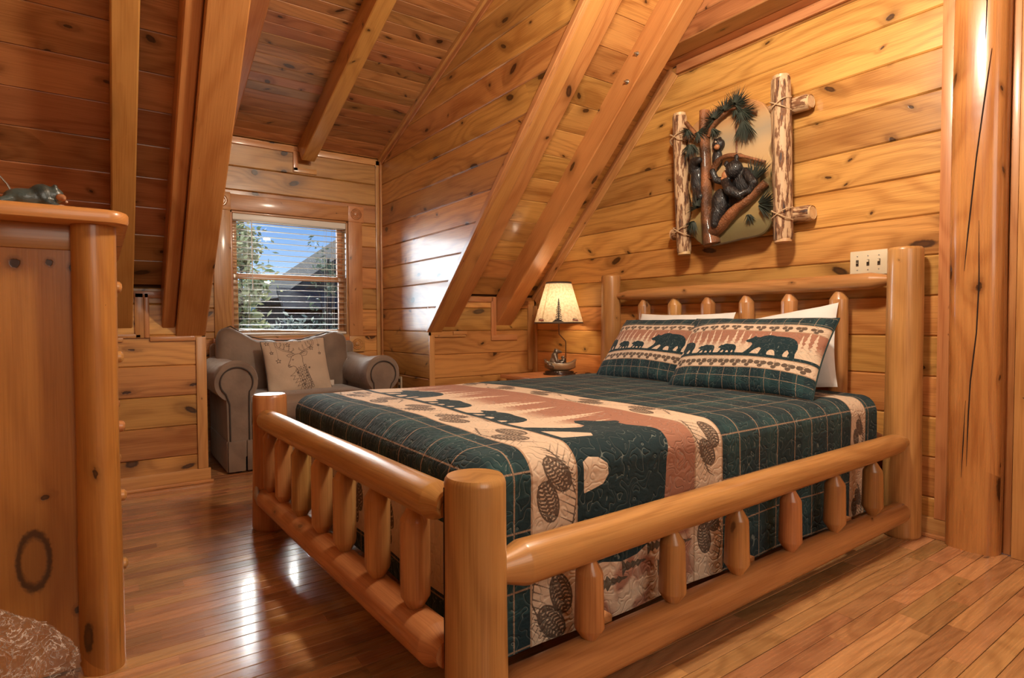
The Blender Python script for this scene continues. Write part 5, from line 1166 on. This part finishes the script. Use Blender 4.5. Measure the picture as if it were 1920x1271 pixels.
RFM = plain('grey_shingles', (.050, .056, .060), 1.0, nscale=14, nstr=.01, var=.25, Specular_IOR_Level=.05); WLM = plain('dark_log_siding', (.055, .045, .04), .8, nscale=4, nstr=.03, var=.3)
def prism(name, P, off, mat, par):
    V = list(P) + [tuple(np.add(p, off)) for p in P]; n = len(P); F = [tuple(range(n)), tuple(range(n, 2 * n))[::-1]] + [(i, n + i, n + (i + 1) % n, (i + 1) % n) for i in range(n)]
    me = mkmesh(name, V, F); bm = bmesh.new(); bm.from_mesh(me); bmesh.ops.recalc_face_normals(bm, faces=bm.faces); bm.to_mesh(me); bm.free(); return put(name, me, mat, par, Matrix.Identity(4))
prism('roof', [(-11.6, 2.75, 1.42), (-11.6, 6.2, 3.9), (-15.5, 6.2, 3.9), (-15.5, 2.75, 1.42)], (0, .08, -.12), RFM, hs)
prism('roof', [(-11.6, 6.2, 3.9), (-11.6, 10, 1.42), (-15.5, 10, 1.42), (-15.5, 6.2, 3.9)], (0, -.08, -.12), RFM, hs)
prism('porch_roof', [(-10.3, 2.55, 1.18), (-10.3, 7.5, 1.18), (-11.7, 7.5, 1.62), (-11.7, 2.75, 1.62)], (0, 0, -.10), RFM, hs)
prism('fascia', [(-10.3, 2.55, 1.18), (-10.3, 7.5, 1.18), (-10.3, 7.5, .98), (-10.3, 2.55, .98)], (-.06, 0, 0), WLM, hs)
prism('wall', [(-11.8, 3.1, -3.2), (-11.8, 9.6, -3.2), (-11.8, 9.6, 1.5), (-11.8, 6.2, 3.7), (-11.8, 3.1, 1.5)], (-3.5, 0, 0), WLM, hs)
prism('porch_post', [(-10.45, 3.78, -3.2), (-10.45, 3.98, -3.2), (-10.45, 3.98, 1.05), (-10.45, 3.78, 1.05)], (-.2, 0, 0), WLM, hs)
def leafy(name, loc, H, spread, n, cols, label, seed, trunk=True, shape=0, ls=.055):
    rg = np.random.default_rng(seed); tr_ = empty(name, loc, label=label, cat='tree')
    L = Vector(loc)
    if trunk: tube('trunk', [L + Vector((0, 0, 0)), L + Vector((.05, .03, H * .5)), L + Vector((0, .08, H * .93))], [.09, .06, .02], WLM, tr_, 8)
    nc = 46; cz = rg.uniform(.12, 1, nc); ca = rg.uniform(0, 6.28, nc); rad = spread * (1.1 - cz * .72) * rg.uniform(.35, 1, nc) if shape == 0 else spread * rg.uniform(.2, 1, nc)
    C = np.stack([rad * np.cos(ca), rad * np.sin(ca), cz * H], 1)
    if trunk:
        for i in range(0, nc, 3): tube('bough', [L + Vector((0, .03, C[i, 2] * .85)), L + Vector(C[i])], [.02, .006], WLM, tr_, 5)
    ci = rg.integers(0, nc, n); P = C[ci] + rg.normal(0, 1, (n, 3)) * spread * .14
    d1 = rg.normal(0, 1, (n, 3)); d1 /= np.linalg.norm(d1, axis=1)[:, None]; d2 = np.cross(d1, rg.normal(0, 1, (n, 3))); d2 /= np.linalg.norm(d2, axis=1)[:, None]
    s_ = ls * rg.uniform(.6, 1.3, (n, 1)); V = np.concatenate([P - d1 * s_, P + d2 * s_ * .4, P + d1 * s_, P - d2 * s_ * .4], 1).reshape(-1, 3)
    F = np.arange(n * 4).reshape(-1, 4); m = bpy.data.materials.get(name + '_leaves_' + str(seed)) or bpy.data.materials.new('leaves_' + str(seed)); t = NT(m)
    gi = t.n('NewGeometry'); wn = t.n('TexWhiteNoise', noise_dimensions='1D'); t.lk(gi.outputs['Random Per Island'], wn.inputs['W'])
    c = t.mix(wn.outputs[0], cols[0], cols[1]); b = t.bsdf(c, .55); tl_ = t.n('BsdfTranslucent'); t.lk(c, tl_.inputs[0]); ms = t.n('MixShader'); ms.inputs[0].default_value = .35
    t.lk(b.outputs[0], ms.inputs[1]); t.lk(tl_.outputs[0], ms.inputs[2]); t.lk(ms.outputs[0], t.out.inputs[0])
    me = bpy.data.meshes.new('foliage'); me.from_pydata(V.tolist(), [], F.tolist()); put('foliage', me, m, tr_, T(*loc), kind='stuff')
GR = ((.10, .15, .06), (.50, .48, .26)); GY = ((.14, .26, .04), (.55, .65, .20)); GD = ((.06, .09, .06), (.24, .30, .20)); GB = ((.09, .12, .10), (.42, .46, .38))
leafy('tree', (-8.2, 1.42, -3.2), 5.35, .66, 8500, GR, 'tall leafy tree outside filling the left half of the window', 1)
leafy('tree', (-9.6, 3.0, -3.2), 5.6, .50, 750, GD, 'thin sparse tree outside in front of the grey roof', 2, ls=.05)
leafy('shrub', (-7.2, 1.75, -3.2), 3.6, .55, 5000, GY, 'bright yellow green shrub low in the window', 3, False, 1)
leafy('shrub', (-8.6, 3.05, -3.2), 3.75, .8, 8000, GD, 'dark green shrub low in the right half of the window', 4, False, 1)
leafy('shrub', (-9.4, 2.55, -3.2), 4.05, .7, 6000, GB, 'grey green bush under the neighbouring porch roof', 5, False, 1)
# final pass
for o in list(bpy.data.objects):
    if o.type == 'MESH' and not o.data.materials: o.data.materials.append(TRIM)
